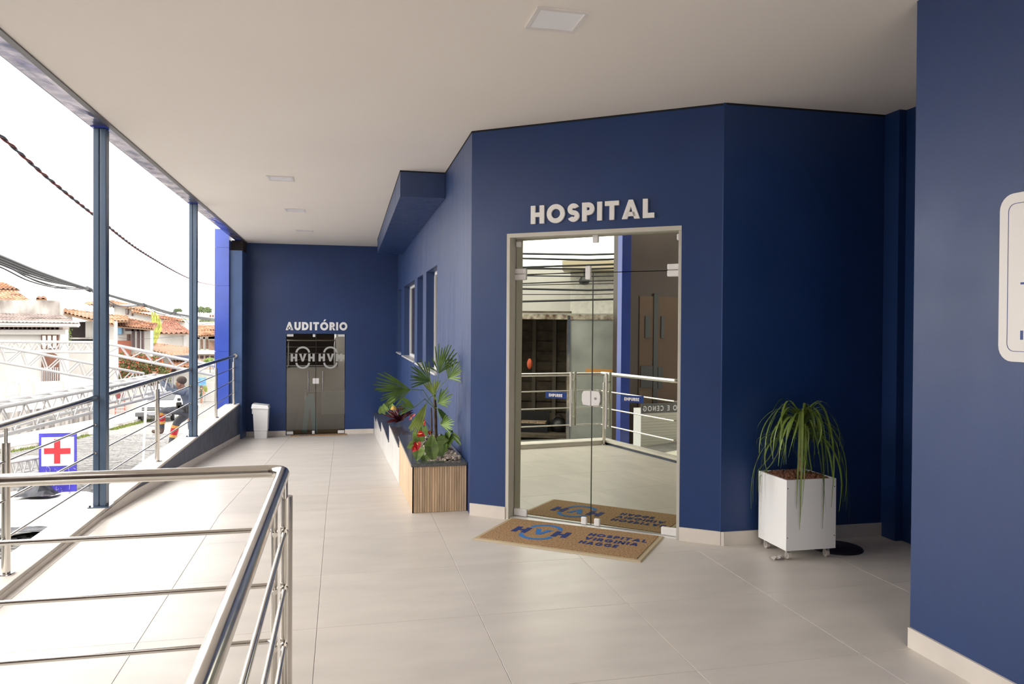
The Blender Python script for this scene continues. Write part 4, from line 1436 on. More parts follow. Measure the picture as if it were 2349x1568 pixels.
# house 1: white house with brown window at the far left
h1 = thing('house', at(60, 900, 42), 'white house at far left with brown window, corrugated eave and stained parapet', 'house', HG)
pxb('wall', WALLWHITE, h1, -260, 762, 138, 950, 42, 1.2)
pxb('beam', WALLWHITE, h1, -260, 756, 150, 766, 41.6, 0.4)
pxb('soffit_wall', M('soffit_shade_tone', (0.20, 0.17, 0.15), rough=0.9), h1, -260, 744, 142, 757, 41.95, 1.0)  # shade under the eave put into the colour
for k in range(14):
    pxb('rafter', M('dark_rafter', (0.10, 0.06, 0.05), rough=0.8), h1, -2 + k * 10.5, 745, 0 + k * 10.5, 756, 41.5, 0.45)
pxb('fascia', WALLWHITE, h1, -260, 736, 177, 748, 41.0, 0.3)
roofq(h1, at(-260, 737, 40.9), at(184, 743, 40.9), at(140, 722, 44), at(-260, 712, 44), ROOFGREY, pitch=0.17, rows=1.2, amp=0.035, deck=WALLWHITE)
mb = MB()
p, q = at(-260, 714, 44), at(140, 724, 44)
n = 60
for i in range(n):
    c = p.lerp(q, (i + .5) / n)
    mb.ball(c, 0.13, 0.10, 0.07, 6, 4)
o = mb.build('ridge_tiles', ROOFGREY, h1)
o['kind'] = 'stuff'
pxb('parapet', WALLSTAIN, h1, -260, 689, 137, 728, 44.2, 0.4)
roofq(h1, at(-120, 690, 46), at(75, 692, 46), at(30, 662, 50), at(-120, 650, 50), ROOFPALE)
roofq(h1, at(-120, 664, 49), at(45, 664, 49), at(10, 648, 51), at(-120, 640, 51), ROOF)
roofq(h1, at(82, 686, 47), at(108, 686, 47), at(106, 680, 48.5), at(86, 680, 48.5), ROOF)
wdw = pxb('window', BROWNWOOD, h1, 94, 766, 133, 800, 41.9, 0.15)
for a in (97, 109, 121):
    pxb('pane', M('curtained_window_glass', (0.62, 0.60, 0.56), rough=0.3), wdw, a, 769, a + 8, 798, 41.85, 0.06)
dr_ = pxb('door', BROWNWOOD, h1, 95, 826, 134, 890, 41.9, 0.1)
mb = MB()
c = at(114.5, 826, 41.9)
r_ = (at(134, 826, 41.9) - at(95, 826, 41.9)).length / 2
mb.prism([(r_ * math.cos(math.radians(a)), r_ * math.sin(math.radians(a))) for a in range(0, 181, 15)], c + Vector((0, 0.1, 0)), (1, 0, 0), Z, (0, -1, 0), 0.1)
mb.build('door_arch', BROWNWOOD, h1)
mb = MB()
for k in range(9):
    p = at(97 + k * 4.4, 842, 41.8)
    mb.bar(p, at(97 + k * 4.4, 885, 41.8), 0.03, 0.03, up=(1, 0, 0))
o = mb.build('grille', TRUSSW, h1)
o['kind'] = 'stuff'

# house 2: behind, dark veranda
h2 = thing('house', at(190, 830, 50), 'white house with dark veranda and thin orange roof edge behind the nearest blue post', 'house', HG)
pxb('wall', WALLWHITE, h2, 137, 778, 262, 900, 50, 0.6)
pxb('veranda_shade_block', BLACKISH, h2, 160, 738, 206, 780, 52, 0.5)  # near-black block stands for the shade inside the veranda
pxb('wall', WALLWHITE, h2, 140, 706, 160, 790, 52.5, 0.5)
for a, b in ((196, 208), (236, 262)):
    pxb('column', WALLWHITE, h2, a, 736, b, 782, 50.3, 0.6)
pxb('balustrade', WALLSTAIN, h2, 158, 774, 232, 786, 50, 0.25)
pxb('inner_wall', M('ochre_veranda_wall', (0.30, 0.24, 0.17), rough=0.9, var=0.3, scale=1), h2, 207, 738, 240, 780, 51.6, 0.2)
roofq(h2, at(147, 718, 49), at(262, 745, 49), at(262, 722, 53), at(147, 708, 53), ROOFPALE)
roofq(h2, at(147, 712, 52.5), at(262, 724, 52.5), at(262, 706, 58), at(150, 694, 58), M('white_sheet_roof', (0.46, 0.45, 0.43), rough=0.8))
for k in range(5):
    o = MB()
    c = at(rnd.uniform(142, 158), rnd.uniform(750, 785), 49.8)
    for j in range(30):
        p = c + Vector((rnd.gauss(0, .15), rnd.gauss(0, .1), rnd.gauss(0, .2)))
        blade(o, p, p + Vector((rnd.uniform(-.15, .15), -.03, rnd.uniform(-.12, .12))), 0.07, 0, n=2)
    o = o.build('creeper', M('creeper_green', (0.14, 0.20, 0.05), rough=0.8), h2)
    o['kind'] = 'stuff'

# far long white building with orange eaves
h5 = thing('house', at(320, 800, 95), 'long white building with orange eaves stepping down behind the other houses', 'house', HG)
pxb('wall', WALLWHITE, h5, 186, 698, 305, 780, 95, 2)
pxb('wall', WALLWHITE, h5, 300, 716, 372, 790, 93, 2)
pxb('wall', WALLWHITE, h5, 368, 733, 426, 790, 91, 2)
roofq(h5, at(180, 704, 94), at(243, 693, 94), at(262, 688, 98), at(200, 692, 98), ROOFPALE, pitch=0.3, amp=0.05)
roofq(h5, at(243, 695, 94), at(345, 716, 94), at(330, 702, 99), at(243, 686, 99), ROOFPALE, pitch=0.3)
roofq(h5, at(300, 715, 92), at(388, 732, 92), at(370, 720, 97), at(305, 704, 97), ROOFPALE, pitch=0.3)
roofq(h5, at(365, 731, 90), at(424, 738, 90), at(420, 732, 94), at(362, 720, 94), ROOF, pitch=0.3)
for a, b, c, d in ((199, 697, 214, 706), (216, 699, 236, 706), (254, 700, 260, 714), (288, 708, 294, 721), (300, 718, 304, 724)):
    f_ = pxb('window', M('brown_far_shutter', (0.16, 0.09, 0.06), rough=0.8), h5, a, b, c, d, 94.8 if a < 299 else 92.8, 0.3)
    pxb('pane', BGLASS, f_, a + 1, b + 1, c - 1, d - 1, 94.75 if a < 299 else 92.75, 0.1)

# house 3: blue and white house with clay roof
h3 = thing('house', at(320, 880, 64), 'white and blue house with dark columns and clay tile roof', 'house', HG)
pxb('wall', WALLWHITE, h3, 268, 748, 345, 840, 65, 0.8)
pxb('blue_wall', M('sky_blue_house_paint', (0.18, 0.34, 0.50), rough=0.8), h3, 264, 742, 279, 766, 64.8, 0.3)
pxb('blue_wall', M('sky_blue_house_paint', (0.18, 0.34, 0.50)), h3, 318, 755, 346, 800, 66, 0.8)
pxb('wall', M('brick_red_panel', (0.30, 0.10, 0.06), rough=0.8), h3, 269, 781, 298, 815, 64.6, 0.3)
for a in (302, 314, 324):
    pxb('column', M('dark_brown_column', (0.07, 0.045, 0.045), rough=0.8), h3, a, 755, a + 5, 802, 63.6, 0.3)
pxb('lintel', M('dark_timber_lintel', (0.05, 0.03, 0.03), rough=0.8), h3, 287, 753, 336, 759, 63.6, 1.2)
for a, b in ((291, 297), (331, 335), (337, 341)):
    w_ = pxb('window', BROWNWOOD, h3, a, 766, b, 782, 64.7 if a < 300 else 65.8, 0.3)
    pxb('pane', BGLASS, w_, a + 1, 768, b - 1, 781, 64.65 if a < 300 else 65.75, 0.1)
roofq(h3, at(269, 748, 62.6), at(352, 755, 62.6), at(362, 742, 67), at(255, 722, 67), ROOF, pitch=0.25)
roofq(h3, at(244, 737, 62), at(294, 736, 62), at(294, 724, 66), at(244, 718, 66), ROOFPALE, pitch=0.25)
pc_ = thing('gate_pillar', at(258, 870, 57.5), 'tall stained white pillar right of the nearest blue post', 'pillar')
pxb('shaft', WALLSTAIN, pc_, 243, 738, 265, 790, 57.5, 0.5)
pxb('shaft', WALLWHITE, pc_, 243, 790, 267, 880, 57.3, 0.5)
pxb('vent', DARK, pc_, 254, 817, 257, 838, 57.2, 0.2)

# flowering shrub
sh = thing('flowering_shrub', at(330, 880, 60), 'large rounded shrub with red flowers in front of the houses', 'shrub')
SHG = M('shrub_leaf', (0.10, 0.115, 0.03), rough=0.8, var=0.5, scale=1.0)
SHR = M('shrub_red_flower', (0.42, 0.085, 0.045), rough=0.8)
mb = MB()
for k in range(5200):
    u_ = rnd.uniform(-1, 1)
    px = 330 + u_ * 62
    top = 812 + 26 * max(0, u_) ** 1.5 + 3 * math.sin(u_ * 9)
    py = rnd.uniform(top, 884)
    Y = 60 + rnd.uniform(-1.2, 2.0)
    p = at(px, py, Y)
    s = rnd.uniform(0.07, 0.14)
    d_ = Vector((rnd.uniform(-1, 1), rnd.uniform(-1, .2), rnd.uniform(-1, 1))).normalized() * s
    e_ = d_.cross(Vector((rnd.uniform(-1, 1), rnd.uniform(-1, 1), rnd.uniform(-1, 1)))).normalized() * s * .55
    mi = 1 if rnd.random() < 0.17 + (0.2 if py < top + 12 else 0) else 0
    mb.add([p - d_, p + e_, p + d_, p - e_], [(0, 1, 2, 3)], mi)
o = mb.build('foliage', [SHG, SHR], sh)
o['kind'] = 'stuff'
for px in (300, 330, 355):
    MB().tube([at(px, 925, 60.5), at(px + 3, 860, 60.5)], 0.06, 7).build('stem', BARK, sh)

# yellow-green cactus-like tree
ct_ = thing('cactus_tree', at(345, 800, 70), 'yellow-green columnar cactus standing behind the clay roofs', 'tree')
CG = M('cactus_green', (0.28, 0.30, 0.06), rough=0.8, var=0.4, scale=3)
for px, y0_, y1_ in ((349, 714, 770), (355, 712, 765), (361, 720, 770), (366, 730, 775), (353, 730, 780), (358, 735, 785)):
    p, q = at(352, 790, 70), at(px, y1_, 70)
    MB().tube([at(346, 790, 70), at((346 + px) / 2 + 3, y1_, 70), at(px + 2, (y0_ + y1_) / 2, 70), at(px, y0_, 70)], [.1, .14, .13, .06], 8).build('stem', CG, ct_, smooth=True)

# house 4: hip roof
h4 = thing('house', at(400, 850, 78), 'white house under a red-brown hipped tile roof left of the far blue post', 'house', HG)
pxb('wall', WALLWHITE, h4, 346, 762, 446, 830, 78, 1.5)
roofq(h4, at(355, 765, 76), at(446, 765, 76), at(400, 735, 82), at(376, 735, 82), M('brown_hip_roof_tile', (0.27, 0.105, 0.06), rough=0.85, var=0.5, scale=1.2, dark=(0.13, 0.05, 0.035)), pitch=0.42, amp=0.10, rows=0.55)
pxb('quoin', M('grey_house_trim', (0.48, 0.47, 0.46), rough=0.8), h4, 421, 768, 427, 795, 77.9, 0.2)
h6 = thing('house', at(390, 860, 68), 'low house with a broad pale clay tile roof behind the shrub', 'house', HG)
roofq(h6, at(330, 800, 66), at(442, 828, 66), at(437, 796, 72), at(345, 785, 72), ROOFPALE, pitch=0.25)
pxb('wall', WALLWHITE, h6, 350, 812, 446, 880, 68, 1)
roofq(h6, at(380, 842, 64), at(446, 842, 64), at(446, 826, 67), at(390, 826, 67), ROOF, pitch=0.25)
pxb('gable_shadow', M('blue_grey_shade', (0.06, 0.08, 0.13), rough=0.8), h6, 398, 815, 436, 824, 65.8, 0.2)  # blue-grey strip painted in as the shadow under the gable
w_ = pxb('window', BROWNWOOD, h6, 388, 846, 404, 862, 67.9, 0.2)
pxb('pane', DARK, w_, 390, 848, 402, 860, 67.85, 0.1)

# right hand houses near the column
h7 = thing('house', at(470, 850, 84), 'white house with two arches seen left of the tall blue column', 'house', HG)
for a, b in ((436, 458), (466, 470), (478, 500)):
    pxb('pier', WALLWHITE, h7, a, 770, b, 815, 84, 0.5)
pxb('arch_wall', WALLWHITE, h7, 436, 768, 500, 777, 84, 0.5)
for a, b in ((458, 466), (470, 478)):
    c0, c1 = at(a, 777, 84), at(b, 777, 84)
    r_ = (c1 - c0).length / 2
    mb = MB()
    for s in range(6):
        t0, t1 = math.radians(30 * s), math.radians(30 * (s + 1))
        mb.prism([(r_ * math.cos(t0), r_ * math.sin(t0) * 1.2 - r_ * 1.2), (r_ * math.cos(t0), 0.02), (r_ * math.cos(t1), 0.02), (r_ * math.cos(t1), r_ * math.sin(t1) * 1.2 - r_ * 1.2)], (c0 + c1) / 2 + Vector((0, 0.4, 0)), (1, 0, 0), Z, (0, -1, 0), 0.4)
    mb.build('arch', WALLWHITE, h7)
    pxb('arch_back', M('arch_shade_tone', (0.26, 0.16, 0.11), rough=0.9, var=0.4, scale=2), h7, a, 770, b, 800, 86, 0.2)  # shade behind the arches put into a brown colour
    pxb('arch_sill', DARK, h7, a, 803, b, 806, 83.9, 0.5)
pxb('wall', WALLWHITE, h7, 436, 806, 500, 840, 84, 0.5)
pxb('side_wall', M('arch_shade_tone', (0.26, 0.16, 0.11)), h7, 480, 780, 500, 803, 83.6, 0.2)  # reuses the brown tone painted as arch shade
roofq(h7, at(448, 772, 82), at(500, 768, 82), at(500, 758, 88), at(440, 756, 88), ROOFPALE, pitch=0.3)
h8 = thing('house', at(468, 770, 120), 'distant house with an orange roof just left of the blue column', 'house', HG)
pxb('wall', M('distant_wall', (0.52, 0.45, 0.38), rough=0.9), h8, 436, 755, 500, 785, 120, 2)
roofq(h8, at(436, 757, 118), at(500, 757, 118), at(500, 746, 126), at(436, 746, 126), ROOFPALE, pitch=0.4, amp=.07)
pxb('roof_slab', WALLWHITE, h8, 436, 738, 500, 747, 127, 4)
w_ = pxb('window', BROWNWOOD, h8, 470, 760, 486, 770, 119.8, 0.2)
pxb('pane', DARK, w_, 471, 761, 485, 769, 119.7, 0.1)
h9 = thing('house', at(465, 850, 72), 'low brown-windowed house above the street wall by the blue column', 'house', HG)
pxb('wall', M('sandstone_wall', (0.42, 0.34, 0.27), rough=0.9, var=0.4, scale=2), h9, 436, 812, 500, 850, 74, 4)
for a in (447, 459, 471, 483):
    w_ = pxb('window', BROWNWOOD, h9, a, 815, a + 8, 822, 73.9, 0.2)
    pxb('pane', DARK, w_, a + 1, 816, a + 7, 821, 73.85, 0.1)
pxb('ledge', WALLSTAIN, h9, 436, 806, 500, 812, 73.6, 4)
sw = thing('street_wall', at(465, 925, 70), 'white street wall with balusters and blue mural near the blue column', 'wall')
pxb('wall', WALLWHITE, sw, 420, 876, 500, 922, 70, 0.3)
pxb('top_rail', WALLWHITE, sw, 420, 848, 500, 855, 70, 0.3)
mb = MB()
for k in range(26):
    p, q = at(424 + k * 3, 876, 70.15), at(424 + k * 3, 853, 70.15)
    mb.bar(p, q, 0.06, 0.06, up=(1, 0, 0))
o = mb.build('balusters', TRUSSW, sw)
o['kind'] = 'stuff'
pxb('mural', M('blue_mural_paint', (0.16, 0.36, 0.62), rough=0.8, var=0.3, scale=3), sw, 455, 866, 472, 884, 69.9, 0.05)

# distant trees and buildings on the hill
TG = M('distant_tree_leaf', (0.10, 0.135, 0.055), rough=0.9, var=0.4, scale=0.4)


def far_tree(px, py, rx, ry, Y, label, mat=TG, n=420, trunk=True):
    t = thing('tree', at(px, py + ry, Y), label, 'tree', 'trees on the hill')
    c = at(px, py, Y)
    k = (at(px + 1, py, Y) - c).length
    mb = MB()
    for i in range(n):
        a, e_ = rnd.uniform(0, 6.28), math.asin(rnd.uniform(-.6, 1))
        r = rnd.uniform(.55, 1.05)
        p = c + Vector((math.cos(a) * math.cos(e_) * rx * k * r, math.sin(a) * math.cos(e_) * rx * k * r, math.sin(e_) * ry * k * r))
        s = rnd.uniform(.08, .16) * rx * k
        mb.ball(p, s, s, s * .7, 5, 3)
    mb.build('crown', mat, t)
    if trunk:
        MB().cyl(at(px, py + ry * 4.0, Y), at(px, py, Y), 0.06 * rx * k, 6).build('trunk', BARK, t)


far_tree(458, 711, 13, 9, 210, 'broad dark green tree on the hill between far post and column')
far_tree(475, 712, 11, 9, 214, 'second dark green tree on the hill beside the blue column')
far_tree(408, 712, 10, 5, 230, 'small pale tree on the hill left of the far blue post')
far_tree(475, 736, 16, 5, 180, 'low dark bushes below the hilltop trees')
far_tree(488, 738, 6, 6, 150, 'yellow-green bush against the blue column', M('yellow_green_leaf', (0.26, 0.30, 0.06), rough=0.9))
far_tree(482, 828, 14, 8, 66, 'leafy green bush at the foot of the blue column', M('fresh_green_leaf', (0.17, 0.24, 0.06), rough=0.9))
far_tree(470, 893, 6, 10, 66.5, 'yellow-green shrub behind the woman in green', M('yellow_green_leaf', (0.26, 0.30, 0.06)))
fb_ = thing('building', at(486, 740, 200), 'white hilltop building beside the distant trees', 'building')
pxb('wall', WALLWHITE, fb_, 478, 718, 500, 738, 200, 10)
for a in (481, 487):
    w_ = pxb('window', BROWNWOOD, fb_, a, 722, a + 3, 727, 199.8, 0.3)
pxb('annex', WALLWHITE, fb_, 445, 724, 480, 732, 205, 8)
kn = MB()
vs, fs = [], []
kc = at(452, 726, 212)
for i in range(9):
    for j in range(16):
        a, r = 2 * math.pi * j / 16, i / 8
        zt_ = kc.z - 0.5 if r < 0.55 else kc.z - 0.5 - (r - 0.55) / 0.45 * (kc.z + 13)
        vs.append((kc.x + 10 + math.cos(a) * r * 46, kc.y + 8 + math.sin(a) * r * 40, zt_))
for i in range(8):
    for j in range(16):
        k = (j + 1) % 16
        fs.append((i * 16 + j, i * 16 + k, (i + 1) * 16 + k, (i + 1) * 16 + j))
struct(kn.add(vs, fs).build('ground_knoll', M('knoll_green', (0.17, 0.19, 0.12), rough=1, var=0.3, scale=0.1)), 'green knoll carrying the distant trees')
hill = MB()
vs, fs = [], []
for i in range(13):
    for j, (dy, hh) in enumerate(((0, 0), (60, .8), (120, 1), (200, .7))):
        px = 250 + i * 45
        p = at(px, 775, 430 + dy)
        z = max(0, math.sin(math.pi * min(1, max(0, (px - 330) / 520)))) * 26 * hh
        vs.append((p.x, p.y, p.z + z))
for i in range(12):
    for j in range(3):
        fs.append((i * 4 + j, (i + 1) * 4 + j, (i + 1) * 4 + j + 1, i * 4 + j + 1))
hill.add(vs, fs)
struct(hill.build('ground_hill', M('hill_haze_tone', (0.42, 0.45, 0.42), rough=1)), 'pale hill on the horizon with haze painted into its colour')  # distance haze put into the pale grey-green colour

# ================================================================== TRUSSES IN THE STREET
def truss(p, q, h, w, label, pitch=None, cr=0.026, br_=0.014):
    p, q = Vector(p), Vector(q)
    d = (q - p)
    L = d.length
    d.normalize()
    s = d.cross(Z).normalized()
    u_ = s.cross(d).normalized()
    t = thing('lattice_truss', p, label, 'truss', 'white lattice trusses')
    cor = [(-s * w / 2 - u_ * h / 2), (s * w / 2 - u_ * h / 2), (s * w / 2 + u_ * h / 2), (-s * w / 2 + u_ * h / 2)]
    for c in cor:
        MB().cyl(p + c, q + c, cr, 8).build('chord', TRUSSW, t, smooth=True)
    n = max(3, int(L / (pitch or h * 1.1)))
    for a, b in ((0, 3), (1, 2), (3, 2)):
        for i in range(n):
            f0, f1 = p.lerp(q, i / n), p.lerp(q, (i + 1) / n)
            m_ = p.lerp(q, (i + .5) / n)
            MB().cyl(f0 + cor[a], m_ + cor[b], br_, 6).build('brace', TRUSSW, t)
            MB().cyl(m_ + cor[b], f1 + cor[a], br_, 6).build('brace', TRUSSW, t)
    for e_ in (p, q):
        mb = MB()
        for k in range(4):
            mb.cyl(e_ + cor[k], e_ + cor[(k + 1) % 4], br_, 6)
        mb.build('end_frame', TRUSSW, t)
    return t


truss(at(-130, 793, 18.8), at(240, 796, 18.8), 0.22, 0.25, 'white lattice truss lying level, highest at the left')
truss(at(-130, 788, 16.0), at(322, 871, 17.6), 0.29, 0.29, 'white lattice truss sloping down to the right at the left')
truss(at(247, 799, 17.0), at(505, 852, 17.4), 0.20, 0.22, 'white lattice truss sloping behind the far blue post', pitch=0.38)
truss(at(-60, 972, 10.6), at(376, 878.5, 17.3), 0.36, 0.36, 'long white lattice truss held at its end by the worker', pitch=0.55, cr=0.03)
truss(at(-30, 1085, 13.2), at(90, 1062, 15.0), 0.24, 0.24, 'white lattice truss lying on the street behind the red cross sign')

# ================================================================== RED CROSS SIGN
Ysn = 14.2
p, q = at(89, 1130, Ysn), at(175, 992, Ysn)
wS, hS = q.x - p.x, q.z - p.z
sg = thing('street_sign', (p.x + wS / 2, Ysn, sz(Ysn)), 'scratched blue and white board with a red cross standing in the street', 'sign')
SBL = M('scratched_sign_blue', (0.055, 0.045, 0.42), rough=0.4, var=0.25, scale=6)
SWH = M('sign_white', (0.72, 0.72, 0.72), rough=0.4)
SRD = M('sign_red', (0.62, 0.016, 0.03), rough=0.4, var=0.15, scale=9)
boxo('board', SBL, sg, p.x, Ysn, p.z, q.x, Ysn + 0.03, q.z)
pw0, pw1 = at(95, 1069, Ysn), at(170, 1001, Ysn)
boxo('white_field', SWH, sg, pw0.x, Ysn - 0.003, pw0.z, pw1.x, Ysn, pw1.z)
for x0, y0, x1, y1 in ((124, 1006, 138.5, 1063), (101, 1027, 124, 1041), (138.5, 1027, 162, 1041)):
    a, b = at(x0, y1, Ysn), at(x1, y0, Ysn)
    boxo('red_cross', SRD, sg, a.x, Ysn - 0.006, a.z, b.x, Ysn - 0.003, b.z)
o_ = at(92, 1108, Ysn)
for k in range(11):
    boxo('worn_print', SWH, sg, o_.x + 0.03 + k * wS * .078, Ysn - .003, o_.z + .01, o_.x + 0.03 + k * wS * .078 + wS * .05, Ysn, o_.z + .01 + rnd.uniform(.03, .06))
for fx in (0.2, 0.8):
    MB().cyl((p.x + wS * fx, Ysn + 0.04, sz(Ysn) - 0.02), (p.x + wS * fx, Ysn + 0.04, p.z + hS * .9), 0.018, 8).build('leg', ALU, sg)
mb = MB()
for k in range(46):
    a = Vector((p.x + rnd.uniform(.02, wS - .02), Ysn - 0.0015, p.z + rnd.uniform(.02, hS * .42 if k % 2 else hS - .02)))
    d_ = Vector((rnd.gauss(0, .03), 0, rnd.gauss(0, .05)))
    if p.x < (a + d_).x < q.x and p.z < (a + d_).z < q.z:
        mb.bar(a, a + d_, 0.003, 0.004, up=(0, 1, 0))
o = mb.build('scratches', SWH, sg)
o['kind'] = 'stuff'

# ================================================================== WHITE SHEET AND BLACK PLASTIC ON THE GROUND
vs, fs = [], []
nx, ny = 22, 26
for i in range(nx + 1):
    for j in range(ny + 1):
        x = -6.6 + (4.2) * i / nx
        y_ = 10.05 + (4.35 + 0.25 * math.sin(i * 1.3)) * j / ny
        vs.append((x, y_, sz(y_) + 0.05 + 0.035 * math.sin(i * 1.7 + j * .9) * math.cos(j * 1.1 - i * .4) + rnd.uniform(-.012, .012)))
for i in range(nx):
    for j in range(ny):
        a = i * (ny + 1) + j
        fs.append((a, a + ny + 1, a + ny + 2, a + 1))
tag(MB().add(vs, fs).build('canvas_sheet', M('white_canvas', (0.74, 0.73, 0.70), rough=0.8), None, smooth=True), 'wrinkled white canvas sheet spread on the street below the railing', 'sheet')
PLB = M('grey_black_plastic_sheet', (0.05, 0.052, 0.062), rough=0.25, var=0.6, scale=7)


def crumple(px, py, Y, w, l, h, label):
    c = at(px, py, Y)
    vs, fs = [], []
    n = 9
    for i in range(n + 1):
        for j in range(n + 1):
            u_, v_ = i / n - .5, j / n - .5
            vs.append((c.x + u_ * w + rnd.uniform(-.04, .04) * w, c.y + v_ * l + rnd.uniform(-.04, .04) * l,
                       sz(c.y + v_ * l) + 0.10 + h * max(0, 1 - (u_ * u_ + v_ * v_) * 4) * rnd.uniform(.4, 1)))
    for i in range(n):
        for j in range(n):
            a = i * (n + 1) + j
            fs.append((a, a + n + 1, a + n + 2, a + 1))
    return tag(MB().add(vs, fs).build('plastic_sheet', PLB), label, 'plastic sheet')


crumple(82, 1128, 13.7, 0.62, 0.5, 0.30, 'crumpled grey-black plastic sheet at the foot of the red cross sign')
crumple(52, 1228, 10.05, 0.95, 0.28, 0.06, 'flat strip of black plastic at the near edge of the white canvas')

# ================================================================== CABLES
def sag_cable(name, pts, r, mat, label, group, n=40, wob=0.0):
    """pts: control points in space, smoothly joined"""
    P = [Vector(p) for p in pts]
    out = []
    for i in range(len(P) - 1):
        p0, p1, p2, p3 = P[max(i - 1, 0)], P[i], P[i + 1], P[min(i + 2, len(P) - 1)]
        for k in range(n):
            t_ = k / n
            c = 0.5 * ((2 * p1) + (-p0 + p2) * t_ + (2 * p0 - 5 * p1 + 4 * p2 - p3) * t_ ** 2 + (-p0 + 3 * p1 - 3 * p2 + p3) * t_ ** 3)
            out.append(c + Vector((0, 0, rnd.uniform(-wob, wob))))
    out.append(P[-1])
    return tag(MB().tube(out, r, 6).build(name, mat, None, smooth=True), label, 'cable', group)


GC_ = 'overhead cables above the street'
bund = [((-150, 530, 11), (0, 588, 14), (100, 628, 17), (205, 663, 21), (330, 698, 29), (437, 724, 45), (560, 738, 90)),
        ((-150, 536, 11), (0, 594, 14), (100, 632, 17), (205, 664, 21), (330, 700, 29), (437, 726, 45), (560, 740, 90)),
        ((-150, 540, 11), (0, 600, 14), (100, 637, 17), (205, 665, 21), (330, 701, 29), (437, 729, 45), (560, 742, 90)),
        ((-150, 548, 11), (0, 605, 14), (100, 642, 17), (205, 664, 21), (330, 702, 29), (437, 727, 45), (560, 743, 90))]
for k, b in enumerate(bund):
    sag_cable('overhead_cable', [at(*q) for q in b], (0.034, 0.026, 0.022, 0.020)[k], CABLE, ('topmost and thickest black cable of the bundle strung along the street', 'second black cable from the top of the street bundle', 'third black cable from the top of the street bundle', 'lowest black cable of the street bundle')[k], GC_)
loose = [((-120, 560, 11), (0, 600, 14), (60, 634, 15.5), (120, 655, 17.5), (205, 662, 21)),
         ((-120, 565, 11), (0, 612, 14), (70, 645, 15.5), (140, 661, 18), (206, 663, 21)),
         ((-120, 570, 11), (0, 604, 14), (75, 640, 15.5), (150, 661, 18), (206, 664, 21))]
for k, b in enumerate(loose):
    sag_cable('overhead_cable', [at(*q) for q in b], 0.013, CABLE, ('upper slack cable hanging below the bundle left of the nearest post', 'lower slack cable hanging below the bundle left of the nearest post', 'middle slack cable hanging below the bundle left of the nearest post')[k], 'slack cables at the left')
sag_cable('overhead_cable', [at(-120, 575, 11), at(0, 620, 14), at(80, 655, 16), at(150, 662, 18), at(206, 664, 21)], 0.004, CABLE, 'thinnest and lowest slack wire at the left', GC_)
for kk, b in enumerate((((206, 664, 21), (270, 700, 24), (310, 702, 27), (332, 699, 29)), ((332, 699, 29), (365, 714, 33), (395, 716, 36), (402, 716, 38)), ((335, 700, 29), (362, 718, 33), (390, 722, 36), (404, 717, 38)),
          ((206, 664, 21), (240, 690, 23), (275, 702, 25), (331, 699, 29)))):
    sag_cable('overhead_cable', [at(*q) for q in b], 0.015, CABLE, ('deeper slack cable loop just right of the nearest post', 'shallow cable loop left of the far post', 'deeper cable loop left of the far post', 'longer slack cable loop from the nearest post')[kk], 'cable loops between the posts', n=14)
sag_cable('overhead_cable', [at(400, 715, 38), at(425, 732, 42), at(450, 745, 50), at(520, 735, 80)], 0.014, CABLE, 'drooping cable crossing the far blue post', GC_)
sag_cable('overhead_cable', [at(272, 774, 50), at(330, 777, 52), at(425, 770, 60)], 0.012, CABLE, 'fine grey wire across the white and blue house front', GC_)
for k, (px, py) in enumerate(((203, 663), (331, 699), (401, 716))):
    Yk = (20.9, 28.9, 37.8)[k]
    c = at(px, py, Yk)
    tag(MB().cyl(c + Vector((-.03, -.06, .02)), c + Vector((.03, .06, -.02)), 0.06, 8).build('cable_clamp', CABLE), ('black clamp tying the cable bundle left of the nearest post', 'black clamp tying the cable bundle midway between the posts', 'black clamp tying the cable bundle just left of the far post')[k], 'clamp')
# red and blue twisted pair
P = [at(*q) for q in ((-80, 250, 6.4), (0, 310, 7.0), (110, 408, 8.2), (222, 498, 10.0), (330, 580, 13), (437, 639, 18.5), (495, 654, 26), (600, 668, 40))]
path = []
for i in range(len(P) - 1):
    p0, p1, p2, p3 = P[max(i - 1, 0)], P[i], P[i + 1], P[min(i + 2, len(P) - 1)]
    for k in range(60):
        t_ = k / 60
        path.append(0.5 * ((2 * p1) + (-p0 + p2) * t_ + (2 * p0 - 5 * p1 + 4 * p2 - p3) * t_ ** 2 + (-p0 + 3 * p1 - 3 * p2 + p3) * t_ ** 3))
tw_ = thing('twisted_cable', P[1], 'twisted red and blue-grey cable pair sagging in the open sky', 'cable')
acc = 0
strands = [[], []]
for i, c in enumerate(path):
    if i:
        acc += (c - path[i - 1]).length
    a = acc * 2 * math.pi / 0.42
    for s in (0, 1):
        strands[s].append(c + Vector((math.cos(a + s * math.pi), 0, math.sin(a + s * math.pi))) * 0.009)
for s, m_ in ((0, M('red_cable_sheath', (0.16, 0.022, 0.018), rough=0.6)), (1, M('blue_grey_cable_sheath', (0.055, 0.07, 0.09), rough=0.6))):
    MB().tube(strands[s], 0.0105, 6).build('strand', m_, tw_, smooth=True)

# ================================================================== LADDER, PEOPLE
YL = 17.45
ld = thing('ladder', at(343, 1068, YL), 'aluminium ladder standing in the street under the worker', 'ladder')
r0, r1 = (at(328, 1072, YL), at(337, 880, YL + .35)), (at(360, 1072, YL), at(364, 880, YL + .35))
for a, b in (r0, r1):
    MB().bar(a, b, 0.05, 0.028, up=(0, 1, 0)).build('stile', ALU, ld)
for k in range(7):
    f_ = 0.06 + k * 0.145
    MB().bar(r0[0].lerp(r0[1], f_), r1[0].lerp(r1[1], f_), 0.035, 0.022, up=(0, 1, 0)).build('rung', ALU, ld)


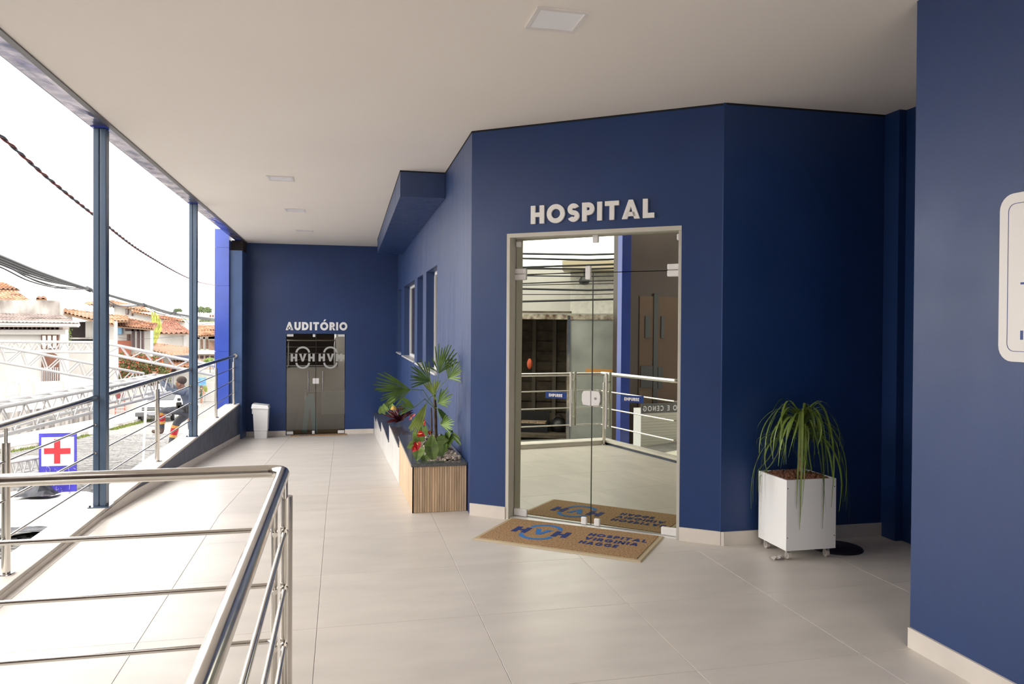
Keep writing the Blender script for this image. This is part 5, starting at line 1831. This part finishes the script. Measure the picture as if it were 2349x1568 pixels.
def skin_body(name, joints, bones, mats, parent, root, sub=2):
    """one continuous skinned body: joints {name: (point, radius)}, bones [(a, b, material index)]"""
    names = list(joints)
    me = bpy.data.meshes.new(name)
    off = wl(parent)
    me.from_pydata([tuple(Vector(joints[k][0]) - off) for k in names], [(names.index(a), names.index(b)) for a, b, _ in bones], [])
    o = bpy.data.objects.new(name, me)
    COL.objects.link(o)
    o.modifiers.new('skin', 'SKIN')
    sv = me.skin_vertices[0].data
    for i, k in enumerate(names):
        r = joints[k][1]
        sv[i].radius = (r, r) if not isinstance(r, tuple) else r
        sv[i].use_root = (k == root)
    ss = o.modifiers.new('sub', 'SUBSURF')
    ss.levels = sub
    ss.render_levels = sub
    bpy.context.view_layer.update()
    dg = bpy.context.evaluated_depsgraph_get()
    nm = bpy.data.meshes.new_from_object(o.evaluated_get(dg))
    bpy.data.objects.remove(o)
    nm.name = name
    nm.materials.clear()
    for m_ in mats:
        nm.materials.append(m_)
    segs_ = [(Vector(joints[a][0]) - off, Vector(joints[b][0]) - off, mi) for a, b, mi in bones]
    for f in nm.polygons:
        c = f.center
        best, bi = 1e9, 0
        for a, b, mi in segs_:
            d_ = b - a
            t_ = max(0, min(1, (c - a).dot(d_) / max(1e-9, d_.length_squared)))
            dist = (c - a - d_ * t_).length
            if dist < best:
                best, bi = dist, mi
        f.material_index = bi
        f.use_smooth = True
    no = bpy.data.objects.new(name, nm)
    COL.objects.link(no)
    no.parent = parent
    return no


SKIN = M('skin_tone', (0.36, 0.19, 0.12), rough=0.6)
SHIRT = M('grey_blue_work_shirt', (0.125, 0.147, 0.19), rough=0.85, var=0.2, scale=14, bump=0.5, bscale=18)
TROU = M('charcoal_work_trousers', (0.085, 0.088, 0.098), rough=0.85, var=0.2, scale=14, bump=0.4, bscale=18)
BOOT = M('brown_leather_boot', (0.13, 0.085, 0.06), rough=0.7, var=0.3, scale=20)
HAIR = M('short_dark_hair', (0.10, 0.075, 0.06), rough=0.9, var=0.3, scale=60)
BANDR = M('red_safety_band', (0.55, 0.012, 0.02), rough=0.6)
BANDY = M('yellow_reflective_band', (0.70, 0.36, 0.07), rough=0.5)
yw = YL - 0.02


def wp(x, y, dy=0.0):
    return at(x, y, yw + dy)


wk = thing('person', wp(380, 1032), 'worker in grey-blue shirt and banded trousers climbing a ladder, gripping the truss', 'person')
J = {'pelvis': (wp(433, 938, .0), (.16, .13)), 'waist': (wp(434, 926, .0), (.14, .12)), 'chest': (wp(431, 908, .0), (.165, .14)), 'upper': (wp(427, 898, .0), (.13, .12)),
     'neck': (wp(418, 890, .0), .062), 'head': (wp(412, 879, .0), (.098, .088)), 'crown': (wp(414, 870, .0), .070), 'face': (wp(403, 884, -.02), .052),
     'shN': (wp(424, 901, -.17), .072), 'elN': (wp(389, 896, -.22), .060), 'wrN': (wp(369, 874, -.12), .042), 'haN': (wp(361, 864, -.10), .040),
     'shF': (wp(420, 893, .17), .070), 'elF': (wp(386, 883, .22), .056), 'wrF': (wp(368, 868, .12), .042), 'haF': (wp(357, 861, .10), .040),
     'hiN': (wp(424, 941, -.10), .105), 'knN': (wp(369, 941, -.12), .078), 'anN': (wp(371, 981, -.06), .060), 'heN': (wp(372, 992, -.06), .05), 'toN': (wp(347, 988, -.06), .040),
     'hiF': (wp(428, 950, .10), .105), 'knF': (wp(405, 968, .10), .082), 'anF': (wp(393, 1014, .06), .062), 'heF': (wp(390, 1022, .06), .052), 'toF': (wp(374, 1031, .04), .042)}
Bn = [('pelvis', 'waist', 1), ('waist', 'chest', 0), ('chest', 'upper', 0), ('upper', 'neck', 0), ('neck', 'head', 2), ('head', 'crown', 2), ('head', 'face', 2),
      ('upper', 'shN', 0), ('shN', 'elN', 0), ('elN', 'wrN', 0), ('wrN', 'haN', 2), ('upper', 'shF', 0), ('shF', 'elF', 0), ('elF', 'wrF', 0), ('wrF', 'haF', 2),
      ('pelvis', 'hiN', 1), ('hiN', 'knN', 1), ('knN', 'anN', 1), ('anN', 'heN', 3), ('heN', 'toN', 3), ('pelvis', 'hiF', 1), ('hiF', 'knF', 1), ('knF', 'anF', 1), ('anF', 'heF', 3), ('heF', 'toF', 3)]
skin_body('body', J, Bn, [SHIRT, TROU, SKIN, BOOT], wk, 'pelvis')
# hair cap, ears, nose
hc = Vector(J['head'][0])
cr_ = Vector(J['crown'][0])
MB().ball(cr_ + Vector((0.022, 0, -0.018)), .108, .094, .092, 14, 10).build('hair', HAIR, wk, smooth=True)
for s in (-1, 1):
    MB().ball(hc + Vector((0.015, s * .094, -.02)), .024, .014, .034, 8, 6).build('ear', SKIN, wk, smooth=True)
MB().ball(Vector(J['face'][0]) + Vector((-.045, -.01, 0)), .018, .014, .02, 8, 6).build('nose', SKIN, wk, smooth=True)
# fingers closed on the chord
for hk, dy in (('haN', -.1), ('haF', .1)):
    h_ = Vector(J[hk][0])
    for k in range(4):
        b_ = h_ + Vector((-.028 + k * .019, -.02, .012))
        MB().tube([b_, b_ + Vector((-.014, -.025, .034)), b_ + Vector((-.02, -.01, .064)), b_ + Vector((-.014, .02, .07))], [.010, .0095, .009, .007], 6).build('finger', SKIN, wk, smooth=True)
    MB().tube([h_ + Vector((.03, 0, 0)), h_ + Vector((.042, -.015, .03)), h_ + Vector((.03, -.02, .055))], [.012, .011, .008], 6).build('thumb', SKIN, wk, smooth=True)


def band(a, b, r, mat, nm):
    a, b = Vector(a), Vector(b)
    MB().cyl(a, b, r, 16, r2=r * .96).build(nm, mat, wk, smooth=True)


def legbands(kn, an, r0_, segs2):
    for f0, f1, m_, r in segs2:
        band(kn.lerp(an, f0), kn.lerp(an, f1), r, m_, 'leg_band')


legbands(Vector(J['knF'][0]), Vector(J['anF'][0]), .09, ((.16, .30, BANDY, .086), (.30, .62, BANDR, .083), (.62, .76, BANDY, .080)))
legbands(Vector(J['knN'][0]), Vector(J['anN'][0]), .09, ((.08, .24, BANDY, .084), (.24, .58, BANDR, .081), (.58, .74, BANDY, .078)))
mb = MB()
bc_ = wp(433, 931, 0)
mb.lathe([(.155, -.03), (.165, -.03), (.165, .03), (.155, .03)], bc_, 18)
mb.build('tool_belt', M('black_webbing', (0.02, 0.02, 0.018), rough=0.9), wk)
for dx, dz in ((-.15, -.02), (-.08, -.06), (0.03, -.06), (-.17, .03)):
    c = bc_ + Vector((dx, -.14, dz))
    boxo('pouch', M('dark_tool_pouch', (0.045, 0.04, 0.032), rough=0.9, var=0.4, scale=20), wk, c.x - .05, c.y - .04, c.z - .07, c.x + .05, c.y + .04, c.z + .07, bevel=0.015)
MB().tube([wp(441, 945, -.05), wp(443, 958, -.1), wp(441, 966, -.1)], [.012, .016, .006], 6).build('tool', ALU, wk)

# second worker almost hidden behind the far post
yp = YL + 0.9
w2 = thing('person', at(446, 1066, yp), 'person in dark blue with a black glove, mostly hidden behind the far blue post', 'person')


def w2p(x, y, dy=0.0):
    return at(x, y, yp + dy)


J2 = {'pelvis': (w2p(441, 965), (.13, .11)), 'chest': (w2p(441, 925), (.14, .12)), 'upper': (w2p(441, 913), .10), 'neck': (w2p(441, 905), .055), 'head': (w2p(441, 894), .092), 'top': (w2p(441, 884), .065),
      'sR': (w2p(447, 913), .06), 'eR': (w2p(450, 938), .045), 'wR': (w2p(451, 958), .034), 'hR': (w2p(449, 968), .036),
      'sL': (w2p(434, 913), .06), 'eL': (w2p(432, 938), .045), 'wL': (w2p(433, 955), .034),
      'kR': (w2p(444, 1012), .07), 'aR': (w2p(444, 1052), .05), 'tR': (w2p(441, 1062, -.12), .035), 'kL': (w2p(438, 1012), .07), 'aL': (w2p(438, 1052), .05), 'tL': (w2p(435, 1062, -.12), .035)}
B2 = [('pelvis', 'chest', 0), ('chest', 'upper', 0), ('upper', 'neck', 2), ('neck', 'head', 2), ('head', 'top', 2), ('upper', 'sR', 0), ('sR', 'eR', 0), ('eR', 'wR', 2), ('wR', 'hR', 3), ('upper', 'sL', 0), ('sL', 'eL', 0), ('eL', 'wL', 2),
      ('pelvis', 'kR', 1), ('kR', 'aR', 1), ('aR', 'tR', 3), ('pelvis', 'kL', 1), ('kL', 'aL', 1), ('aL', 'tL', 3)]
skin_body('body', J2, B2, [M('dark_blue_shirt', (0.03, 0.04, 0.10), rough=0.8), TROU, SKIN, DARK], w2, 'pelvis')
MB().ball(w2p(441, 888), .10, .10, .09, 12, 8).build('hair', HAIR, w2, smooth=True)

# woman in green far down the street
yq = 63.0
wm = thing('person', at(461, 928, yq), 'distant woman in a dark green dress standing in the street', 'person')


def qp(x, y, dy=0.0):
    return at(x, y, yq + dy)


J3 = {'pelvis': (qp(462, 905), (.17, .14)), 'waist': (qp(462, 899), .12), 'chest': (qp(462, 893.5), (.15, .12)), 'neck': (qp(462, 890), .05), 'head': (qp(462, 887), .09), 'top': (qp(462, 885), .065),
      'sR': (qp(465, 892.5), .06), 'eR': (qp(467.5, 899), .045), 'wR': (qp(468, 905), .035), 'sL': (qp(459, 892.5), .06), 'eL': (qp(457, 898), .045), 'wL': (qp(458.5, 902), .035),
      'hem': (qp(462, 912), (.22, .18)), 'kR': (qp(463.2, 916), .055), 'aR': (qp(463.4, 925), .04), 'tR': (qp(463.4, 927, -.15), .03), 'kL': (qp(461, 916), .055), 'aL': (qp(460.6, 925), .04), 'tL': (qp(460.4, 927, -.15), .03)}
B3 = [('pelvis', 'waist', 0), ('waist', 'chest', 0), ('chest', 'neck', 1), ('neck', 'head', 1), ('head', 'top', 1), ('chest', 'sR', 0), ('sR', 'eR', 1), ('eR', 'wR', 1), ('chest', 'sL', 0), ('sL', 'eL', 1), ('eL', 'wL', 1),
      ('pelvis', 'hem', 0), ('hem', 'kR', 1), ('kR', 'aR', 1), ('aR', 'tR', 1), ('hem', 'kL', 1), ('kL', 'aL', 1), ('aL', 'tL', 1)]
skin_body('body', J3, B3, [M('dark_green_dress', (0.035, 0.07, 0.05), rough=0.8), SKIN], wm, 'pelvis')
MB().ball(qp(462, 886.6, .03), .12, .11, .13, 10, 8).build('hair', HAIR, wm, smooth=True)
MB().ball(qp(462, 890, .06), .11, .07, .20, 10, 8).build('hair', HAIR, wm, smooth=True)

# ================================================================== CAR
cY = 42.2
cx_ = at(352, 950, cY).x
czz = sz(cY + 1.5)
car = thing('car', (cx_, cY, sz(cY)), 'white pickup car facing the viewer, parked in the cobbled street behind the ladder', 'car')
CARW = M('white_car_paint', (0.66, 0.66, 0.66), rough=0.25, coat=0.5)
GLS = M('car_glass', (0.03, 0.035, 0.04), rough=0.05, spec=0.8)
prof = [(0.0, 0.42), (0.0, 0.78), (0.12, 0.92), (1.15, 1.03), (1.80, 1.50), (2.2, 1.58), (3.1, 1.56), (3.45, 1.05), (4.6, 1.02), (4.65, 0.42)]
W2 = 0.84


def cpt(u_, v_, s):
    return Vector((cx_ + s, cY + u_, czz + v_ - 0.06 * (u_ - 1.5)))


mb = MB()
k = len(prof)
vs = []
for s in (-1, 1):
    for u_, v_ in prof:
        inset = 0.12 if v_ > 1.2 else 0.0
        vs.append(cpt(u_, v_, s * (W2 - inset)))
fs = [tuple(range(k)), tuple(range(2 * k - 1, k - 1, -1))]
for i in range(k):
    j = (i + 1) % k
    fs.append((i, k + i, k + j, j))
mb.add(vs, fs)
mb.build('body', CARW, car, bevel=0.04)
vs = [cpt(1.20, 1.075, -.74), cpt(1.20, 1.075, .74), cpt(1.76, 1.47, .66), cpt(1.76, 1.47, -.66)]
MB().prism([(0, 0), (1, 0), (1, 1), (0, 1)], vs[0] + Vector((0, -.02, 0.01)), vs[1] - vs[0], vs[3] - vs[0], (0, -1, .6), 0.02).build('windscreen', GLS, car)
for z in (0.62, 0.72):
    boxo('grille_bar', DARK, car, cx_ - .55, cY - .03, czz + .09 + z - .03, cx_ + .55, cY + .02, czz + .09 + z + .025)
boxo('bumper', M('grey_bumper', (0.10, 0.10, 0.105), rough=0.6), car, cx_ - .86, cY - .10, czz + .09 + .28, cx_ + .86, cY + .1, czz + .09 + .50, bevel=0.03)
boxo('number_plate', M('plate_grey', (0.45, 0.45, 0.45), rough=0.5), car, cx_ - .2, cY - .115, czz + .09 + .36, cx_ + .2, cY - .10, czz + .09 + .47)
for s in (-1, 1):
    boxo('headlight', M('headlight_glass', (0.55, 0.56, 0.58), rough=0.1), car, cx_ + s * .70 - .13, cY - .025, czz + .09 + .60, cx_ + s * .70 + .13, cY + .05, czz + .09 + .76, bevel=0.02)
    boxo('wing_mirror', DARK, car, cx_ + s * .97 - .09, cY + 1.3, czz + 1.02, cx_ + s * .97 + .09, cY + 1.4, czz + 1.18, bevel=0.03)
    for u_ in (0.85, 3.75):
        w_ = MB().cyl(cpt(u_, .33, s * .70), cpt(u_, .33, s * .88), .33, 22).build('tyre', DARK, car, smooth=True)
        MB().cyl(cpt(u_, .33, s * .86), cpt(u_, .33, s * .89), .20, 14).build('hub', ALU, w_, smooth=True)
rg = thing('iron_gate', at(273, 955, 48), 'white iron gate with red edges across the street behind the nearest post', 'gate')
for a in (263, 285):
    pxb('gate_post', M('red_gate_edge', (0.45, 0.08, 0.06), rough=0.7), rg, a, 916, a + 1.6, 957, 47.5, .1)
for k_ in range(9):
    pxb('bar', TRUSSW, rg, 265.5 + k_ * 2.2, 916, 266.6 + k_ * 2.2, 956, 47.5, .05)
for y_ in (916, 925, 933, 941, 949):
    pxb('crossbar', TRUSSW, rg, 264, y_, 286, y_ + 2, 47.45, .05)
yw_ = thing('street_wall', at(320, 950, 52), 'white street wall with pale gates behind the car', 'wall')
pxb('wall', WALLWHITE, yw_, 225, 893, 262, 962, 48.2, 0.3)
pxb('wall', WALLWHITE, yw_, 286, 888, 412, 956, 52, 0.3)
pxb('wall', M('red_dark_panel', (0.20, 0.05, 0.05), rough=0.8), yw_, 266, 900, 284, 957, 49.5, 0.1)

# ================================================================== WHAT THE GLASS DOOR MIRRORS: the street side behind the viewer
struct(MB().box(-2.40, 2.83, -1.0, -2.28, 2.99, 3.75).build('wall_column_rear', BLUE_TILE), 'glossy blue clad column at the near end of the curb')
# cargo box with rusty header
D1 = Vector((-0.838, -0.545, 0)).normalized()     # looking away from the door
S1 = Vector((-0.545, 0.838, 0))                   # to the left in the mirror is +S1 reversed
cbo = Vector((-4.43, 2.72, -0.27))
cg = thing('cargo_box', cbo, 'grey truck cargo box with rusty header and open dark end, mirrored in the glass door', 'truck box')
RUST = M('rusty_header', (0.42, 0.38, 0.30), rough=0.8, var=0.6, scale=9, dark=(0.10, 0.05, 0.025))
GREYP = M('scuffed_grey_panel', (0.36, 0.37, 0.335), rough=0.6, var=0.25, scale=2.0)
SLATW = M('dark_weathered_slat', (0.10, 0.075, 0.05), rough=0.8, var=0.4, scale=6)
hz0, hz1 = cbo.z, 1.93


def cbx(nm, mat, s0, s1, d0, d1, z0, z1, par=cg):
    return MB().obox(cbo + S1 * s0 + D1 * d0 + Z * (z0 - cbo.z), S1 * (s1 - s0), D1 * (d1 - d0), Z * (z1 - z0)).build(nm, mat, par)


cbx('side_panel', GREYP, -1.25, 0.0, 0.0, 0.05, hz0, hz1 - 0.06)
cbx('corner_post', STEEL, -0.02, 0.03, -0.02, 0.05, hz0, hz1)
cbx('header', RUST, -1.25, 1.8, -0.02, 0.10, hz1 - 0.07, hz1 + 0.02)
cbx('roof', GREYP, -1.25, 1.8, 0.0, 2.4, hz1, hz1 + 0.04)
cbx('back_wall', SLATW, 0.0, 1.8, 1.3, 1.36, hz0, hz1)
cbx('side_wall', SLATW, 0.0, 0.05, 0.05, 1.3, hz0, hz1)
cbx('side_wall', SLATW, 1.75, 1.8, 0.0, 1.3, hz0, hz1)
cbx('box_floor', SLATW, 0.0, 1.8, 0.0, 1.3, hz0, hz0 + 0.06)
for k in range(11):
    z_ = hz0 + 0.15 + k * 0.2
    cbx('plank', SLATW, 0.06, 1.74, 1.27, 1.30, z_, z_ + 0.165)
for s0 in (0.35, 0.75, 1.15):
    cbx('stud', M('grey_stud', (0.16, 0.13, 0.10), rough=0.8), s0, s0 + 0.07, 1.22, 1.28, hz0, hz1)
cbx('orange_strip', M('orange_strip', (0.70, 0.33, 0.08), rough=0.6), -0.95, -0.30, -0.012, -0.002, 0.93, 0.985)
tb_ = thing('tool_case', cbo + S1 * 0.6, 'open black tool case beside the curb, mirrored low in the glass door', 'tool case')
boxo_ = lambda nm, mat, s0, s1, d0, d1, z0, z1: cbx(nm, mat, s0, s1, d0, d1, z0, z1, tb_)
boxo_('case', DARK, 0.40, 0.95, 0.25, 0.6, hz0 + .06, hz0 + .22)
boxo_('lid', DARK, 0.40, 0.95, 0.58, 0.62, hz0 + .10, hz0 + .42)
boxo_('contents', M('mixed_tools', (0.40, 0.28, 0.18), rough=0.7, var=0.8, scale=40), 0.44, 0.91, 0.28, 0.56, hz0 + .2, hz0 + .25)
bg_ = thing('black_bag', cbo + S1 * 0.2, 'slumped black bag beside the tool case, mirrored in the glass door', 'bag')
mb = MB()
mb.ball(cbo + S1 * .22 + D1 * .5 + Z * .17, .20, .16, .16, 12, 8)
mb.build('body', DARK, bg_, smooth=True)
MB().tube([cbo + S1 * .10 + D1 * .45 + Z * .28, cbo + S1 * .2 + D1 * .4 + Z * .40, cbo + S1 * .32 + D1 * .45 + Z * .28], .012, 6).build('strap', DARK, bg_)
rope = MB()
rope.tube([cbo + S1 * 1.0 + D1 * .12 + Z * (1.55 - .1), cbo + S1 * 1.02 + D1 * .1 + Z * .8, cbo + S1 * .98 + D1 * .1 + Z * .25], .012, 6)
rope.tube([cbo + S1 * 1.04 + D1 * .12 + Z * (1.5 - .1), cbo + S1 * 1.05 + D1 * .1 + Z * .8, cbo + S1 * 1.05 + D1 * .1 + Z * .3], .012, 6)
tag(rope.build('rope', M('yellow_green_rope', (0.40, 0.42, 0.10), rough=0.8)), 'yellow-green rope hanging in the cargo box end, mirrored in the glass door', 'rope')
mb = MB()
mb.ball(cbo + S1 * .72 + D1 * .1 + Z * 1.32, .06, .05, .10, 8, 6)
tag(mb.build('orange_pouch', M('orange_red_fabric', (0.55, 0.09, 0.03), rough=0.7), None, smooth=True), 'small orange pouch hanging in the cargo box end, mirrored in the glass door', 'pouch')
# white patterned building beyond
wbl = thing('building', cbo + D1 * 7, 'pale patterned building with beige cornice, mirrored in the top of the glass door', 'building')
PAT = M('patterned_pale_tile', (0.58, 0.56, 0.51), rough=0.6, var=0.12, scale=9)
cb2 = cbo + D1 * 8


def cb2x(nm, mat, s0, s1, d0, d1, z0, z1, par):
    return MB().obox(cb2 + S1 * s0 + D1 * d0 + Z * (z0 - cb2.z), S1 * (s1 - s0), D1 * (d1 - d0), Z * (z1 - z0)).build(nm, mat, par)


cb2x('wall', PAT, -3.0, 0.62, 0, 3, -0.5, 3.5, wbl)
cb2x('side_wall', WALLWHITE, 0.62, 5.2, 0.6, 3, -0.5, 3.5, wbl)
cb2x('cornice', M('beige_cornice', (0.45, 0.38, 0.26), rough=0.8), -3.2, 0.8, -0.7, 0, 3.36, 3.62, wbl)
ln = MB()
ln.lathe([(0.0, .0), (.12, .02), (.16, .12), (.10, .22), (.02, .26), (.02, .40)], cb2 + S1 * .2 - D1 * .6 + Z * (2.95 - cb2.z), 10)
ln.build('lantern', DARK, wbl)
ORD = ('lowest', 'second lowest', 'third from the bottom', 'fourth from the bottom', 'fifth from the bottom', 'middle', 'fifth from the top', 'fourth from the top', 'third from the top', 'second highest', 'highest')
for k in range(11):
    z_ = 2.55 + k * 0.11
    p_ = cb2 - D1 * 2.2 + S1 * -6 + Z * (z_ + .35 - cb2.z)
    m_ = cb2 - D1 * 2.2 + S1 * 0 + Z * (z_ - cb2.z - .08 * rnd.random())
    q_ = cb2 - D1 * 2.2 + S1 * 7 + Z * (z_ + rnd.uniform(-.25, .3) - cb2.z)
    tag(MB().tube([p_, p_.lerp(m_, .5) - Z * .12, m_, m_.lerp(q_, .5) - Z * .08, q_], rnd.choice((.012, .018, .028)), 6).build('street_cable', CABLE), '%s of the black street cables mirrored in the main door glass' % ORD[k], 'cable', 'cables mirrored in the glass door')
# brown facade and white shuttered counter
bf = thing('building', (-3.3, 0.6, -1), 'dark brown facade with narrow windows, mirrored at the right of the glass door', 'building')
BRN = M('dark_brown_cladding', (0.040, 0.022, 0.016), rough=0.45, var=0.2, scale=1.5)
boxo('facade', BRN, bf, -3.7, -7.0, -1.0, -3.2, 2.26, 6.0)
TAN = M('brown_render_panel', (0.12, 0.075, 0.05), rough=0.7)
boxo('facade_return', BRN, bf, -3.2, -3.0, -1.0, -0.32, -2.62, 6.0)
boxo('panel', TAN, bf, -3.2, 1.12, -0.6, -3.18, 2.06, 2.25)
for y0_, y1_, z0_, z1_ in ((1.86, 1.96, 1.55, 1.92), (1.58, 1.64, 1.55, 1.92), (1.70, 1.79, -0.5, 2.3), (1.80, 2.04, 0.72, 1.08), (1.60, 1.69, 0.70, 1.06)):
    f_ = boxo('window', DARK, bf, -3.18, y0_, z0_, -3.165, y1_, z1_)
for k in range(4):
    boxo('window', M('bright_window_tone', (0.5, 0.48, 0.42), rough=0.6), bf, -2.6 + k * .5, -2.62, 1.2, -2.35 + k * .5, -2.60, 2.6)  # pale tone puts the brightness of the windows into the colour
sc = thing('shutter_counter', (-2.9, 1.2, -0.5), 'white louvred counter with lettering, mirrored low at the right of the glass door', 'counter')
boxo('core', WHITEP, sc, -3.05, 0.3, -0.6, -2.84, 2.25, 0.40)
for k in range(20):
    z_ = -0.62 + k * 0.047
    MB().obox((-2.84, 0.3, z_), (0, 1.95, 0), (0.012, 0, 0.008), (0, 0, 0.044)).build('louvre', M('cream_louvre', (0.62, 0.60, 0.52), rough=0.5), sc)
boxo('name_board', M('grey_name_board', (0.10, 0.10, 0.10), rough=0.4), sc, -2.84, 0.3, 0.33, -2.825, 2.25, 0.485)
lettering(sc, 'ÃO E CENOG', (-2.825, 1.46, 0.36), (0, 1, 0), Z, (1, 0, 0), 0.085, 0.76, 0.003, WHITEP, gap=0.3, t=0.2)
